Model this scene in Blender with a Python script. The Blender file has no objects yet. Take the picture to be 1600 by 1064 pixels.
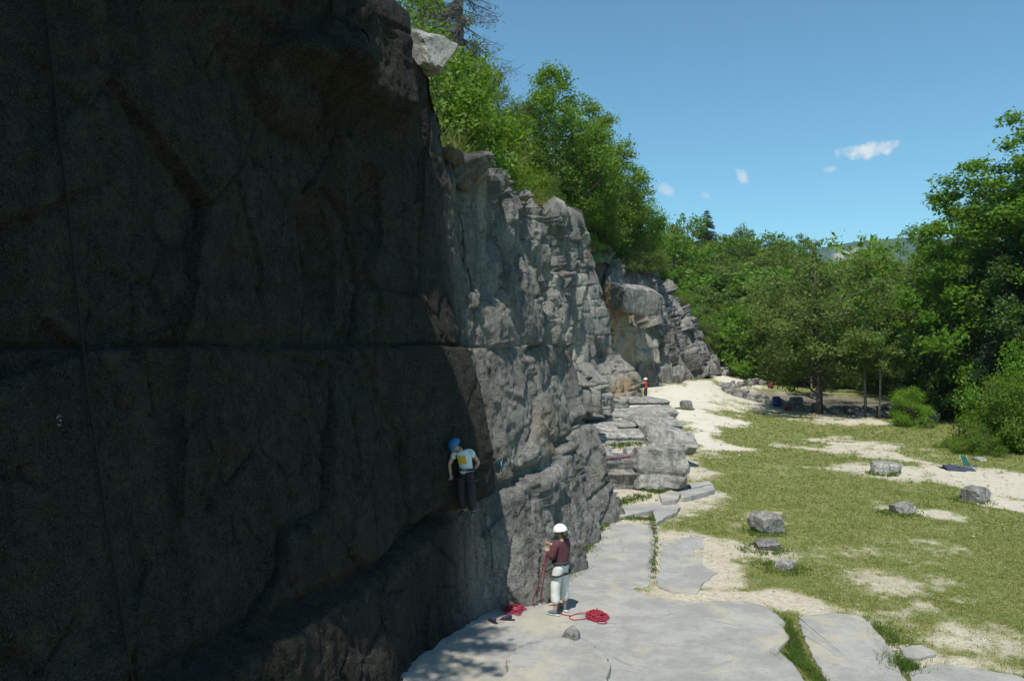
import bpy, bmesh, math, random
import numpy as np
from mathutils import Vector, Matrix

# ------------------------------------------------------------------ camera, sky, sun, exposure
SC = bpy.context.scene
COL = SC.collection
CAMZ, FPX = 5.1, 1215.0
cam_d = bpy.data.cameras.new('camera'); cam = bpy.data.objects.new('camera', cam_d); COL.objects.link(cam)
cam.location = (0, 0, CAMZ); cam.rotation_euler = (math.radians(90), 0, 0)
cam_d.sensor_width = 36; cam_d.lens = FPX / 1600 * 36; cam_d.shift_y = 8 / 1600
cam_d.clip_start = 0.1; cam_d.clip_end = 20000
SC.camera = cam

SUN_H = Vector((-0.32, -0.947)).normalized(); SUN_EL = math.radians(64)
SUN_DIR = Vector((SUN_H.x * math.cos(SUN_EL), SUN_H.y * math.cos(SUN_EL), math.sin(SUN_EL)))
sd = bpy.data.lights.new('sun', 'SUN'); so = bpy.data.objects.new('sun', sd); COL.objects.link(so)
sd.energy = 4.6; sd.angle = math.radians(0.53); sd.color = (1.0, 0.955, 0.88)
so.rotation_euler = SUN_DIR.to_track_quat('Z', 'Y').to_euler(); so.location = (-20, -25, 50)

W = bpy.data.worlds.new('World'); SC.world = W; W.use_nodes = True
nt = W.node_tree; nt.nodes.clear()
def N(nt, t, **kw):
    n = nt.nodes.new(t)
    for k, v in kw.items(): setattr(n, k, v)
    return n
wo = N(nt, 'ShaderNodeOutputWorld'); bg = N(nt, 'ShaderNodeBackground'); sky = N(nt, 'ShaderNodeTexSky')
sky.sky_type = 'NISHITA'; sky.sun_disc = False; sky.sun_elevation = SUN_EL
sky.sun_rotation = math.atan2(SUN_H.x, SUN_H.y)
sky.altitude = 600; sky.air_density = 1.0; sky.dust_density = 0.3; sky.ozone_density = 1.6
bg.inputs['Strength'].default_value = 0.15
# small fair-weather clouds, given by direction: (px, py, half width, half height, tilt, strength)
geo = N(nt, 'ShaderNodeNewGeometry'); tc = N(nt, 'ShaderNodeTexCoord')
def M_(op, a, b=None, c=None, clamp=False):
    n = N(nt, 'ShaderNodeMath', operation=op, use_clamp=clamp)
    for i, v in enumerate((a, b, c)):
        if v is None: continue
        if isinstance(v, (int, float)): n.inputs[i].default_value = v
        else: nt.links.new(v, n.inputs[i])
    return n.outputs[0]
nz = N(nt, 'ShaderNodeTexNoise'); nz.inputs['Scale'].default_value = 70; nz.inputs['Detail'].default_value = 6
nz.inputs['Roughness'].default_value = 0.62
nt.links.new(tc.outputs['Generated'], nz.inputs['Vector'])
sep = N(nt, 'ShaderNodeSeparateXYZ'); nt.links.new(tc.outputs['Generated'], sep.inputs[0])
azm = M_('ARCTAN2', sep.outputs[0], sep.outputs[1]); elv = M_('ARCSINE', sep.outputs[2])
CLOUDS = [(1350, 236, 34, 10, 0.03, 1.0), (1330, 240, 16, 7, 0.0, .7), (1385, 230, 18, 9, 0.12, 1.0), (1160, 275, 14, 7, -0.9, .6),
          (1042, 297, 13, 8, -0.45, .45), (1101, 305, 8, 5, -0.5, .3), (1296, 264, 9, 5, 0, .42)]
acc = None
for (px, py, hw, hh, tilt, st) in CLOUDS:
    v = Vector(((px - 800) / FPX, 1, (540 - py) / FPX)).normalized()
    a0, e0 = math.atan2(v.x, v.y), math.asin(v.z)
    da = M_('SUBTRACT', azm, a0); de = M_('SUBTRACT', elv, e0)
    ct, sn = math.cos(tilt), math.sin(tilt)
    u = M_('ADD', M_('MULTIPLY', da, ct / hw * FPX), M_('MULTIPLY', de, sn / hw * FPX))
    w = M_('ADD', M_('MULTIPLY', da, -sn / hh * FPX), M_('MULTIPLY', de, ct / hh * FPX))
    r2 = M_('ADD', M_('MULTIPLY', u, u), M_('MULTIPLY', w, w))
    m = M_('SUBTRACT', 1.25, r2)
    m = M_('ADD', m, M_('MULTIPLY', M_('SUBTRACT', nz.outputs[0], 0.5), 4.2))
    m = M_('MULTIPLY', M_('MULTIPLY', m, 0.75, clamp=True), st)
    acc = m if acc is None else M_('MAXIMUM', acc, m)
mix = N(nt, 'ShaderNodeMix', data_type='RGBA')
grade = N(nt, 'ShaderNodeMix', data_type='RGBA', blend_type='MULTIPLY'); grade.inputs[0].default_value = 1.0
nt.links.new(sky.outputs[0], grade.inputs[6]); grade.inputs[7].default_value = (.56, .86, .84, 1)
nt.links.new(acc, mix.inputs[0]); nt.links.new(grade.outputs[2], mix.inputs[6])
mix.inputs[7].default_value = (4.4, 4.7, 4.8, 1)
nt.links.new(mix.outputs[2], bg.inputs['Color']); nt.links.new(bg.outputs[0], wo.inputs[0])

SC.view_settings.view_transform = 'Standard'; SC.view_settings.look = 'None'
SC.view_settings.gamma = 1; SC.view_settings.exposure = 0.24
SC.render.engine = 'CYCLES'
SC.cycles.max_bounces = 4; SC.cycles.diffuse_bounces = 2; SC.cycles.glossy_bounces = 2
SC.cycles.transmission_bounces = 3; SC.cycles.volume_bounces = 0; SC.cycles.transparent_max_bounces = 6
SC.cycles.use_denoising = True; SC.cycles.use_adaptive_sampling = True; SC.cycles.adaptive_threshold = 0.025
try: SC.cycles.denoiser = 'OPENIMAGEDENOISE'
except Exception: pass

# ------------------------------------------------------------------ helpers
rng = np.random.default_rng(7)
def P(px, py, Y):           # world point seen at photo pixel (px, py) at depth Y
    return np.array(((px - 800) / FPX * Y, Y, CAMZ + (540 - py) / FPX * Y))
def tag(o, label=None, cat=None, group=None, kind=None):
    if label: o['label'] = label
    if cat: o['category'] = cat
    if group: o['group'] = group
    if kind: o['kind'] = kind
    return o
def link(name, me, mat=None, parent=None, loc=None, rot=None, scale=None):
    o = bpy.data.objects.new(name, me); COL.objects.link(o)
    if mat is not None and me is not None and not me.materials: me.materials.append(mat)
    if parent: o.parent = parent
    if loc is not None: o.location = [float(v) for v in loc]
    if rot is not None: o.rotation_euler = rot
    if scale is not None: o.scale = scale if hasattr(scale, '__len__') else (scale,) * 3
    return o
def empty(name, loc=(0, 0, 0), rz=0):
    o = link(name, None, loc=loc); o.rotation_euler = (0, 0, rz); o.empty_display_size = 0.2; return o
def np_mesh(name, v, f, smooth=False):
    v = np.asarray(v, np.float32); f = np.asarray(f, np.int32)
    me = bpy.data.meshes.new(name); k = f.shape[1]
    me.vertices.add(len(v)); me.vertices.foreach_set('co', v.ravel())
    me.loops.add(f.size); me.loops.foreach_set('vertex_index', f.ravel())
    me.polygons.add(len(f)); me.polygons.foreach_set('loop_start', np.arange(0, f.size, k, dtype=np.int32))
    me.update(calc_edges=True)
    if smooth: me.polygons.foreach_set('use_smooth', np.ones(len(f), bool))
    me.validate(); return me
def attr(me, name, vals):
    a = me.attributes.new(name, 'FLOAT', 'POINT'); a.data.foreach_set('value', np.asarray(vals, np.float32).ravel())
def grid_faces(nr, nc):
    i = np.arange(nr - 1)[:, None] * nc + np.arange(nc - 1)[None, :]
    i = i.ravel(); return np.stack([i, i + 1, i + 1 + nc, i + nc], 1)
def sstep(x, a, b):
    t = np.clip((x - a) / (b - a), 0, 1); return t * t * (3 - 2 * t)
def _hash(ix, iy, iz, s=0):
    h = (ix.astype(np.int64) * 374761393 + iy.astype(np.int64) * 668265263 + iz.astype(np.int64) * 2147483647 + s * 974634541) & 0xFFFFFFFF
    h = ((h ^ (h >> 13)) * 1274126177) & 0xFFFFFFFF
    h = ((h ^ (h >> 16)) * 2246822519) & 0xFFFFFFFF
    return ((h ^ (h >> 15)) & 0xFFFFFF).astype(np.float32) / 16777215.0
def vnoise(p, s=0):
    p = np.asarray(p, np.float32); i = np.floor(p); f = p - i; i = i.astype(np.int64)
    u = f * f * (3 - 2 * f); out = 0
    for a in (0, 1):
        for b in (0, 1):
            for c in (0, 1):
                w = (u[:, 0] if a else 1 - u[:, 0]) * (u[:, 1] if b else 1 - u[:, 1]) * (u[:, 2] if c else 1 - u[:, 2])
                out = out + w * _hash(i[:, 0] + a, i[:, 1] + b, i[:, 2] + c, s)
    return out * 2 - 1
def fbm(p, oct=4, s=0, gain=0.5):
    p = np.asarray(p, np.float32); a = 1; o = 0; t = 0
    for k in range(oct):
        o = o + a * vnoise(p * 2 ** k + 17.3 * k, s + k); t += a; a *= gain
    return o / t
def worley(p, s=0):
    """per point: F1, F2-F1, a random value of the cell, random planar tilt inside the cell"""
    p = np.asarray(p, np.float32); i = np.floor(p).astype(np.int64); n = len(p)
    f1 = np.full(n, 9, np.float32); f2 = np.full(n, 9, np.float32); rv = np.zeros(n, np.float32); tl = np.zeros(n, np.float32)
    for a in (-1, 0, 1):
        for b in (-1, 0, 1):
            for c in (-1, 0, 1):
                x, y, z = i[:, 0] + a, i[:, 1] + b, i[:, 2] + c
                dx = x + _hash(x, y, z, s) - p[:, 0]; dy = y + _hash(x, y, z, s + 1) - p[:, 1]; dz = z + _hash(x, y, z, s + 2) - p[:, 2]
                d = dx * dx + dy * dy + dz * dz
                m = d < f1
                f2 = np.where(m, f1, np.minimum(f2, d))
                r1 = _hash(x, y, z, s + 3)
                rv = np.where(m, r1, rv)
                tl = np.where(m, dx * (_hash(x, y, z, s + 4) - .5) + dy * (_hash(x, y, z, s + 5) - .5) + dz * (_hash(x, y, z, s + 6) - .5), tl)
                f1 = np.where(m, d, f1)
    f1 = np.sqrt(f1); f2 = np.sqrt(f2)
    return f1, f2 - f1, rv, tl
def tube(pts, r, sides=6, closed=False):
    pts = [Vector(p) for p in pts]; n = len(pts)
    rr = [r] * n if isinstance(r, (int, float)) else r
    V = []; F = []; prev = None
    for i, p in enumerate(pts):
        if closed: t = pts[(i + 1) % n] - pts[i - 1]
        else: t = pts[min(i + 1, n - 1)] - pts[max(i - 1, 0)]
        if t.length < 1e-7: t = Vector((0, 0, 1))
        t.normalize()
        if prev is None: a = t.orthogonal().normalized()
        else:
            a = prev - t * prev.dot(t)
            a = t.orthogonal().normalized() if a.length < 1e-5 else a.normalized()
        prev = a; b = t.cross(a)
        for k in range(sides):
            th = 2 * math.pi * k / sides; V.append(p + (a * math.cos(th) + b * math.sin(th)) * rr[i])
    for i in range(n if closed else n - 1):
        j = (i + 1) % n
        for k in range(sides):
            F.append((i * sides + k, i * sides + (k + 1) % sides, j * sides + (k + 1) % sides, j * sides + k))
    if not closed:
        F.append(tuple(range(sides))[::-1]); F.append(tuple((n - 1) * sides + k for k in range(sides)))
    return V, F
class MB:
    def __init__(s): s.v = []; s.f = []
    def add(s, VF, mat=None):
        V, F = VF; o = len(s.v)
        s.v += [tuple(mat @ Vector(v)) if mat is not None else tuple(v) for v in V]; s.f += [tuple(i + o for i in f) for f in F]; return s
    def build(s, name, mat, parent=None, smooth=True, **kw):
        me = bpy.data.meshes.new(name); me.from_pydata(s.v, [], s.f); me.update()
        if smooth: me.polygons.foreach_set('use_smooth', np.ones(len(me.polygons), bool))
        return link(name, me, mat, parent, **kw)
def spline(ctrl, n):
    c = [np.asarray(p, float) for p in ctrl]; c = [2 * c[0] - c[1]] + c + [2 * c[-1] - c[-2]]; out = []
    seg = len(c) - 3
    for k in range(n):
        u = k / (n - 1) * seg; i = min(int(u), seg - 1); t = u - i
        a, b, d, e = c[i:i + 4]
        out.append(0.5 * ((2 * b) + (-a + d) * t + (2 * a - 5 * b + 4 * d - e) * t * t + (-a + 3 * b - 3 * d + e) * t ** 3))
    return out

# ------------------------------------------------------------------ materials
def new_mat(name):
    m = bpy.data.materials.new(name); m.use_nodes = True; t = m.node_tree; t.nodes.clear()
    o = t.nodes.new('ShaderNodeOutputMaterial'); return m, t, o
class NB:
    """small node builder"""
    def __init__(s, t): s.t = t
    def n(s, ty, ins=None, **kw):
        n = s.t.nodes.new(ty)
        for k, v in kw.items(): setattr(n, k, v)
        for k, v in (ins or {}).items(): s.set(n.inputs[k], v)
        return n
    def set(s, sock, v):
        if isinstance(v, bpy.types.NodeSocket): s.t.links.new(v, sock)
        elif isinstance(v, (tuple, list)) and len(v) == 3 and sock.type == 'RGBA': sock.default_value = (*v, 1)
        else: sock.default_value = v
    def math(s, op, a, b=0.0, clamp=False):
        n = s.t.nodes.new('ShaderNodeMath'); n.operation = op; n.use_clamp = clamp
        s.set(n.inputs[0], a); s.set(n.inputs[1], b); return n.outputs[0]
    def mix(s, f, a, b, bt='MIX'):
        n = s.t.nodes.new('ShaderNodeMix'); n.data_type = 'RGBA'; n.blend_type = bt
        s.set(n.inputs[0], f); s.set(n.inputs[6], a); s.set(n.inputs[7], b); return n.outputs[2]
    def noise(s, vec, scale, detail=4, rough=.55):
        n = s.n('ShaderNodeTexNoise', {'Scale': scale, 'Detail': detail, 'Roughness': rough})
        if vec is not None: s.t.links.new(vec, n.inputs['Vector'])
        return n.outputs[0]
    def ramp(s, f, a, b):
        n = s.t.nodes.new('ShaderNodeMapRange'); n.clamp = True; n.interpolation_type = 'SMOOTHSTEP'
        s.set(n.inputs[0], f); n.inputs[1].default_value = a; n.inputs[2].default_value = b; return n.outputs[0]
    def mapv(s, vec, scale):
        n = s.t.nodes.new('ShaderNodeMapping'); s.t.links.new(vec, n.inputs[0]); n.inputs[3].default_value = scale; return n.outputs[0]
    def at(s, name): return s.n('ShaderNodeAttribute', attribute_name=name).outputs['Fac']

def rock_mat(name, base=0.25, warm=0.0, use_attr=True, bump=0.5):
    m, t, o = new_mat(name); b = NB(t)
    co = b.n('ShaderNodeNewGeometry').outputs['Position'] if use_attr else b.n('ShaderNodeTexCoord').outputs['Object']
    n1 = b.noise(co, 0.7, 6, .6); n2 = b.noise(co, 5, 6, .65); n3 = b.noise(co, 26, 5, .7)
    n4 = b.noise(co, 60, 4, .75); n5 = b.noise(co, 13, 6, .75)
    st = b.noise(b.mapv(co, (3.2, 3.2, .28)), 1.0, 6, .68)
    st2 = b.noise(b.mapv(co, (9, 9, .7)), 1.0, 4, .6)
    d = base
    col = b.mix(b.ramp(n1, .35, .68), (d * .6, d * .575, d * .525), (d * 1.12, d * 1.07, d * (.95 - warm)))
    col = b.mix(b.math('MULTIPLY', b.ramp(n2, .42, .72), .55), col, (d * 1.5, d * 1.44, d * 1.28))
    col = b.mix(b.math('MULTIPLY', b.ramp(n3, .5, .66), .6), col, (d * .28, d * .28, d * .27))
    col = b.mix(b.math('MULTIPLY', b.ramp(st, .47, .6), .72), col, (d * .34, d * .345, d * .34))
    col = b.mix(b.math('MULTIPLY', b.ramp(st2, .58, .78), .4), col, (d * 1.6, d * 1.55, d * 1.42))
    col = b.mix(b.math('MULTIPLY', b.ramp(n5, .5, .62), .6), col, (d * .3, d * .3, d * .29))
    col = b.mix(b.math('MULTIPLY', b.ramp(n4, .54, .66), .45), col, (d * 1.7, d * 1.65, d * 1.5))
    if use_attr:
        va = b.at('varnish_shade'); oc = b.at('ochre'); pa = b.at('pale')
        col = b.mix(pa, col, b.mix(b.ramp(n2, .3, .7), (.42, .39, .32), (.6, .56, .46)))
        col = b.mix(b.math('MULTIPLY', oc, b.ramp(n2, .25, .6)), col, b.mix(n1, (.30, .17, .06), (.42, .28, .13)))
        dk = b.mix(b.ramp(n2, .35, .75), (.025, .0225, .018), (.060, .055, .044))  # blackened stone, taken darker still to paint in the wall's shade
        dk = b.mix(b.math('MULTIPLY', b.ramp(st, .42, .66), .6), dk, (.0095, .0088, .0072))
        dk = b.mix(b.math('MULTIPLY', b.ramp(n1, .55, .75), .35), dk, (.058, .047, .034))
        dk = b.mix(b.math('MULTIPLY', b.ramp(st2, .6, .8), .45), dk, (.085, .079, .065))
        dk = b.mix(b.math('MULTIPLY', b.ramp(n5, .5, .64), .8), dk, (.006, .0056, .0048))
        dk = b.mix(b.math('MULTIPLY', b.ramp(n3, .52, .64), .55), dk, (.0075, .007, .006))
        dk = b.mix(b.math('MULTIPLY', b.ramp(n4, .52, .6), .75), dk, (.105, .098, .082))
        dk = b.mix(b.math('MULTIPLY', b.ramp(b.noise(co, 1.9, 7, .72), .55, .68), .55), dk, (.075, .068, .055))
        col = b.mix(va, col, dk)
    if not use_attr:
        hv = b.n('ShaderNodeHueSaturation', {'Color': col}); b.set(hv.inputs['Value'], b.math('ADD', .72, b.math('MULTIPLY', b.n('ShaderNodeObjectInfo').outputs['Random'], .55))); col = hv.outputs[0]
    hgt = b.math('ADD', b.math('MULTIPLY', n2, .6), b.math('MULTIPLY', n3, .35))
    hgt = b.math('ADD', b.math('ADD', hgt, b.math('MULTIPLY', st2, .35)), b.math('ADD', b.math('MULTIPLY', n5, .8), b.math('MULTIPLY', n4, .25)))
    bp = b.n('ShaderNodeBump', {'Strength': bump, 'Distance': .09, 'Height': hgt})
    pr = b.n('ShaderNodeBsdfPrincipled', {'Base Color': col, 'Roughness': .92, 'Normal': bp.outputs[0]})
    pr.inputs['Specular IOR Level'].default_value = .2
    t.links.new(pr.outputs[0], o.inputs[0]); return m
def plain(name, col, rough=.7, var=.15, scale=8, metal=0):
    m, t, o = new_mat(name); b = NB(t)
    co = b.n('ShaderNodeTexCoord').outputs['Object']
    n = b.noise(co, scale, 4)
    c = b.mix(n, tuple(x * (1 - var) for x in col), tuple(min(1, x * (1 + var)) for x in col))
    pr = b.n('ShaderNodeBsdfPrincipled', {'Base Color': c, 'Roughness': rough, 'Metallic': metal})
    t.links.new(pr.outputs[0], o.inputs[0]); return m
def leaf_mat(name, c1, c2, dry=None, trans=.35):
    m, t, o = new_mat(name); b = NB(t)
    g = b.n('ShaderNodeNewGeometry'); ob = b.n('ShaderNodeObjectInfo')
    co = b.n('ShaderNodeTexCoord').outputs['Object']
    col = b.mix(g.outputs['Random Per Island'], c1, c2)
    n = b.noise(co, .8, 3)
    col = b.mix(b.math('MULTIPLY', b.ramp(n, .4, .65), .45), col, tuple(x * .62 for x in c1))
    hs = b.n('ShaderNodeHueSaturation', {'Color': col})
    b.set(hs.inputs['Hue'], b.math('ADD', .485, b.math('MULTIPLY', ob.outputs['Random'], .03)))
    b.set(hs.inputs['Value'], b.math('ADD', .8, b.math('MULTIPLY', ob.outputs['Random'], .4)))
    df = b.n('ShaderNodeBsdfPrincipled', {'Base Color': hs.outputs[0], 'Roughness': .55})
    df.inputs['Specular IOR Level'].default_value = .25
    tr = b.n('ShaderNodeBsdfTranslucent', {'Color': b.mix(.5, hs.outputs[0], tuple(x * y for x, y in zip(c2, (1.5, 1.5, .8))))})
    mx = b.n('ShaderNodeMixShader', {0: trans, 1: df.outputs[0], 2: tr.outputs[0]})
    t.links.new(mx.outputs[0], o.inputs[0]); return m
def bark_mat(name, c1, c2):
    m, t, o = new_mat(name); b = NB(t)
    co = b.n('ShaderNodeTexCoord').outputs['Object']
    n = b.noise(b.mapv(co, (8, 8, 1.6)), 1, 5)
    bp = b.n('ShaderNodeBump', {'Strength': .6, 'Distance': .03, 'Height': n})
    pr = b.n('ShaderNodeBsdfPrincipled', {'Base Color': b.mix(n, c1, c2), 'Roughness': .9, 'Normal': bp.outputs[0]})
    t.links.new(pr.outputs[0], o.inputs[0]); return m

MR = rock_mat('limestone_cliff', .31, bump=1.0)
MB_ = rock_mat('limestone_boulder', .30, use_attr=False, bump=.45)
m, t, o = new_mat('limestone_slab'); b = NB(t); co = b.n('ShaderNodeNewGeometry').outputs['Position']
n1 = b.noise(co, 1.3, 7, .65); n2 = b.noise(co, 9, 6, .7); n3 = b.noise(co, 55, 4, .75); vo = b.n('ShaderNodeTexVoronoi', {'Scale': .55}, feature='DISTANCE_TO_EDGE')
wv = b.n('ShaderNodeMix', data_type='VECTOR'); t.links.new(co, wv.inputs[4]); t.links.new(b.n('ShaderNodeTexNoise', {'Scale': 2.5, 'Detail': 5}).outputs['Color'], wv.inputs[5]); wv.inputs[0].default_value = .35; t.links.new(wv.outputs[1], vo.inputs['Vector'])
c = b.mix(b.ramp(n1, .4, .62), (.27, .266, .25), (.35, .342, .318)); c = b.mix(b.math('MULTIPLY', b.ramp(n2, .5, .66), .5), c, (.22, .22, .21)); c = b.mix(b.math('MULTIPLY', b.ramp(n3, .52, .66), .45), c, (.48, .465, .42))
c = b.mix(b.math('MULTIPLY', b.ramp(b.noise(co, .55, 6, .7), .5, .62), .55), c, (.45, .405, .30))
crk = b.math('MULTIPLY', b.ramp(vo.outputs[0], .012, .002), b.ramp(n1, .52, .62))
c = b.mix(b.math('MULTIPLY', crk, .3), c, (.13, .12, .10))
hg = b.math('SUBTRACT', b.math('ADD', b.math('MULTIPLY', n2, .7), b.math('MULTIPLY', n3, .35)), b.math('MULTIPLY', crk, .5))
bp = b.n('ShaderNodeBump', {'Strength': .7, 'Distance': .05, 'Height': hg})
pr = b.n('ShaderNodeBsdfPrincipled', {'Base Color': c, 'Roughness': .93, 'Normal': bp.outputs[0]}); pr.inputs['Specular IOR Level'].default_value = .15
t.links.new(pr.outputs[0], o.inputs[0]); MSL = m
ML1 = leaf_mat('leaf_ash', (.082, .165, .012), (.155, .255, .024), trans=.42)
ML2 = leaf_mat('leaf_grey_green', (.095, .15, .03), (.165, .22, .05), trans=.42)
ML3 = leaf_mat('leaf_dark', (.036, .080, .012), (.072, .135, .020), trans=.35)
ML4 = leaf_mat('leaf_bright', (.11, .195, .012), (.19, .29, .028), trans=.42)
MNE = leaf_mat('needles', (.020, .045, .018), (.04, .075, .028), trans=.15)
MDT = plain('dead_twigs', (.13, .115, .10), .9, .4)
MBK = bark_mat('bark', (.045, .038, .03), (.12, .105, .085))
MBB = bark_mat('bark_pale', (.12, .11, .09), (.30, .28, .24))

# ------------------------------------------------------------------ terrain functions
_TY = [-60, 0, 10, 14.4, 16.2, 20.1, 24.5, 34, 45, 49.5, 57, 61.5, 68, 75, 81, 84, 87, 100, 140]
_TX = [-34, -8.2, -3.4, -1.6, -.95, -.4, .6, 1.6, 3.1, 4.4, 5.9, 7.7, 11, 13.4, 17.4, 20.4, 23.4, 30, 55]
_TZ = [12, 12, 11.6, 10.6, 9.3, 9.3, 9.4, 11, 12.7, 12.9, 11.9, 12.5, 11.3, 11.6, 9.7, 5.9, 3.2, 3.6, 11]
def top_x(Y): return np.interp(Y, _TY, _TX)
def top_z(Y): return np.interp(Y, _TY, _TZ)
def plateau(X, Y):
    d = np.maximum(top_x(Y) - X, 0)
    return top_z(Y) + .12 * np.minimum(d, 2) + .36 * np.maximum(d - 2, 0) * np.exp(-np.maximum(d, 0) / 90)
def floor_h(X, Y):
    X = np.asarray(X, float); Y = np.asarray(Y, float); Ys = np.maximum(Y, 5); az = X / Ys
    z1 = np.interp(Y, [0, 20, 27, 40, 57, 64, 82, 100], [0, 0, .1, .45, 1.1, 1.75, 2.1, 3.2])
    z2 = np.interp(Y, [0, 20, 30, 45, 56, 100, 160], [0, 0, .08, .25, .4, 1.2, 2.5])
    z = z1 + (z2 - z1) * sstep(az, .22, .36)
    z = z + 16 * sstep(Y, 88, 160) * sstep(-az, -.47, -.36) + 9 * sstep(Y, 160, 320) * sstep(-az, -.47, -.36)
    z = z + 5 * sstep(X, 28, 48) * sstep(Y, 20, 40) * sstep(-Y, -75, -55)
    led = np.interp(Y, [27.3, 28.8, 33, 40, 46, 51, 55], [0, .75, .95, 1.15, 1.2, .7, 0])
    z = z + led * sstep(-az, -.212, -.19)
    return z
def floor_full(X, Y):
    z = floor_h(X, Y)
    p = np.stack([X, Y, X * 0], -1).reshape(-1, 3)
    a = np.clip((np.asarray(Y).ravel() - 12) / 30, .25, 1.5)
    return z + (.09 * fbm(p * .22, 3, 51) * a + .03 * fbm(p * 1.1, 3, 52) + .012 * fbm(p * 5, 2, 53)).reshape(np.shape(X))
def gpt(px, py):            # where the sight line through a pixel meets the quarry floor
    Y = CAMZ * FPX / max(py - 540, 2)
    for _ in range(25):
        X = (px - 800) / FPX * Y; z = float(floor_h(X, Y)); Y = .5 * Y + .5 * (CAMZ - z) * FPX / max(py - 540, 2)
    return (px - 800) / FPX * Y, Y
def fz(x, y): return float(floor_full(np.array([x]), np.array([y]))[0])

# ------------------------------------------------------------------ quarry floor
PATCH = []   # bare patches: px, py, half width px, half height px, strength
def patch(px, py, rx, ry, s=1.0):
    X, Y = gpt(px, py); PATCH.append((X, Y, rx / FPX * Y, ry * Y * Y / (FPX * 4.9), s))
for a in [(1185, 592, 20, 4), (1150, 596, 38, 6), (1110, 604, 45, 9), (1075, 618, 60, 12), (1060, 640, 50, 14), (1085, 662, 38, 14), (1088, 690, 42, 16),
          (1080, 725, 34, 18, .8), (1065, 760, 50, 20, .7), (1010, 785, 90, 16), (1100, 650, 60, 10, .8), (1180, 618, 60, 6),
          (1330, 702, 100, 6, .85), (1300, 690, 50, 4, .6), (1400, 712, 50, 7, .8), (1340, 690, 50, 4, .6), (1330, 658, 60, 6, .9), (1400, 740, 70, 10, .75), (1560, 755, 70, 34), (1500, 735, 60, 14, .9), (1590, 790, 40, 22),
          (1440, 798, 60, 9, .9), (1380, 737, 60, 9, .7), (1205, 808, 45, 6, .8), (1130, 860, 60, 22, .7), (1080, 870, 70, 36, .9), (980, 850, 110, 60), (1215, 870, 70, 14, .6),
          (1150, 938, 150, 16, .95), (1240, 955, 110, 12, .9), (1410, 905, 90, 22, .6), (1380, 860, 110, 20, .35), (1530, 1000, 110, 34, .62), (1430, 1035, 90, 28, .9), (1560, 1050, 80, 22, .7), (1390, 950, 70, 20, .4),
          (900, 1010, 260, 60), (1250, 655, 45, 4, .5), (1270, 735, 90, 5, .4), (1230, 630, 150, 14, .9), (1340, 640, 90, 12, .9)]:
    patch(*a)
_LX, _LY = gpt(1280, 628)
def cover(X, Y):
    """grass cover 0..1 of the floor"""
    p = np.stack([X, Y, np.zeros_like(X)], -1)
    wx = X + .9 * fbm(p * .6, 4, 61) * np.clip(Y / 20, .5, 2.5); wy = Y + 1.6 * fbm(p * .6, 4, 62) * np.clip(Y / 20, .5, 3)
    bare = np.zeros(len(X))
    for (cx, cy, rx, ry, s) in PATCH:
        d = ((wx - cx) / rx) ** 2 + ((wy - cy) / ry) ** 2
        bare = np.maximum(bare, s * sstep(-d, -2.3, .25))
    g = 1 - bare + .42 * fbm(p * 1.1, 5, 63, .65) + .25 * fbm(p * 4.5, 3, 64) + .0
    g = g - .18 * sstep(fbm(p * .6, 4, 66), .12, .5)
    azc = X / np.maximum(Y, 5); g = g - .9 * sstep(-azc, -.212, -.195) * sstep(Y, 25, 27) * sstep(-Y, -56, -50)
    g = np.where(Y > 90, 1, g)
    return np.clip(g, 0, 1)
ys = np.concatenate([np.linspace(-15, 9, 12, endpoint=False), 1 / np.linspace(1 / 9., 1 / 62., 330, endpoint=False), np.geomspace(62, 2600, 90)])
aa = np.concatenate([np.linspace(-3, -.16, 14, endpoint=False), np.linspace(-.16, .74, 420, endpoint=False), np.linspace(.74, 4, 22)])
GY, GA = np.meshgrid(ys, aa, indexing='ij'); GX = GA * np.maximum(GY, 9)
gx, gy = GX.ravel(), GY.ravel(); gz = floor_full(gx, gy)
me = np_mesh('ground', np.stack([gx, gy, gz], 1), grid_faces(len(ys), len(aa))[:, ::-1], smooth=True)
cv = cover(gx, gy); attr(me, 'cover', cv)
attr(me, 'litter', np.exp(-(((gx - _LX) / 6.5) ** 2 + ((gy - _LY) / 9) ** 2) ** 2))
azg = gx / np.maximum(gy, 5)
attr(me, 'white', np.clip(sstep(gy, 26, 42) * sstep(-azg, -.36, -.30) + .25 * sstep(gx, 12, 16), 0, 1))
m, t, o = new_mat('quarry_ground'); b = NB(t)
co = b.n('ShaderNodeNewGeometry').outputs['Position']
n1 = b.noise(co, .9, 5, .6); n2 = b.noise(co, 7, 5, .65); n3 = b.noise(co, 38, 4, .7)
vo = b.n('ShaderNodeTexVoronoi', {'Scale': 16.0}); t.links.new(co, vo.inputs['Vector'])
vo2 = b.n('ShaderNodeTexVoronoi', {'Scale': 7.0}); t.links.new(co, vo2.inputs['Vector'])
cov = b.at('cover')
gm = b.ramp(b.math('ADD', cov, b.math('ADD', b.math('MULTIPLY', b.math('SUBTRACT', n2, .5), .75), b.math('MULTIPLY', b.math('SUBTRACT', n3, .5), .5))), .22, .78)
bare = b.mix(b.ramp(n2, .3, .7), (.35, .305, .22), (.50, .455, .36))
sepc = b.n('ShaderNodeSeparateColor'); t.links.new(vo.outputs['Color'], sepc.inputs[0])
peb = b.math('MULTIPLY', b.ramp(vo.outputs['Distance'], .5, .3), b.ramp(sepc.outputs[0], .35, .6))
bare = b.mix(b.math('MULTIPLY', peb, .75), bare, b.mix(sepc.outputs[1], (.36, .34, .30), (.66, .63, .56)))
bare = b.mix(b.math('MULTIPLY', b.at('white'), b.ramp(n1, .15, .5)), bare, b.mix(n3, (.46, .425, .345), (.66, .625, .54)))
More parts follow.
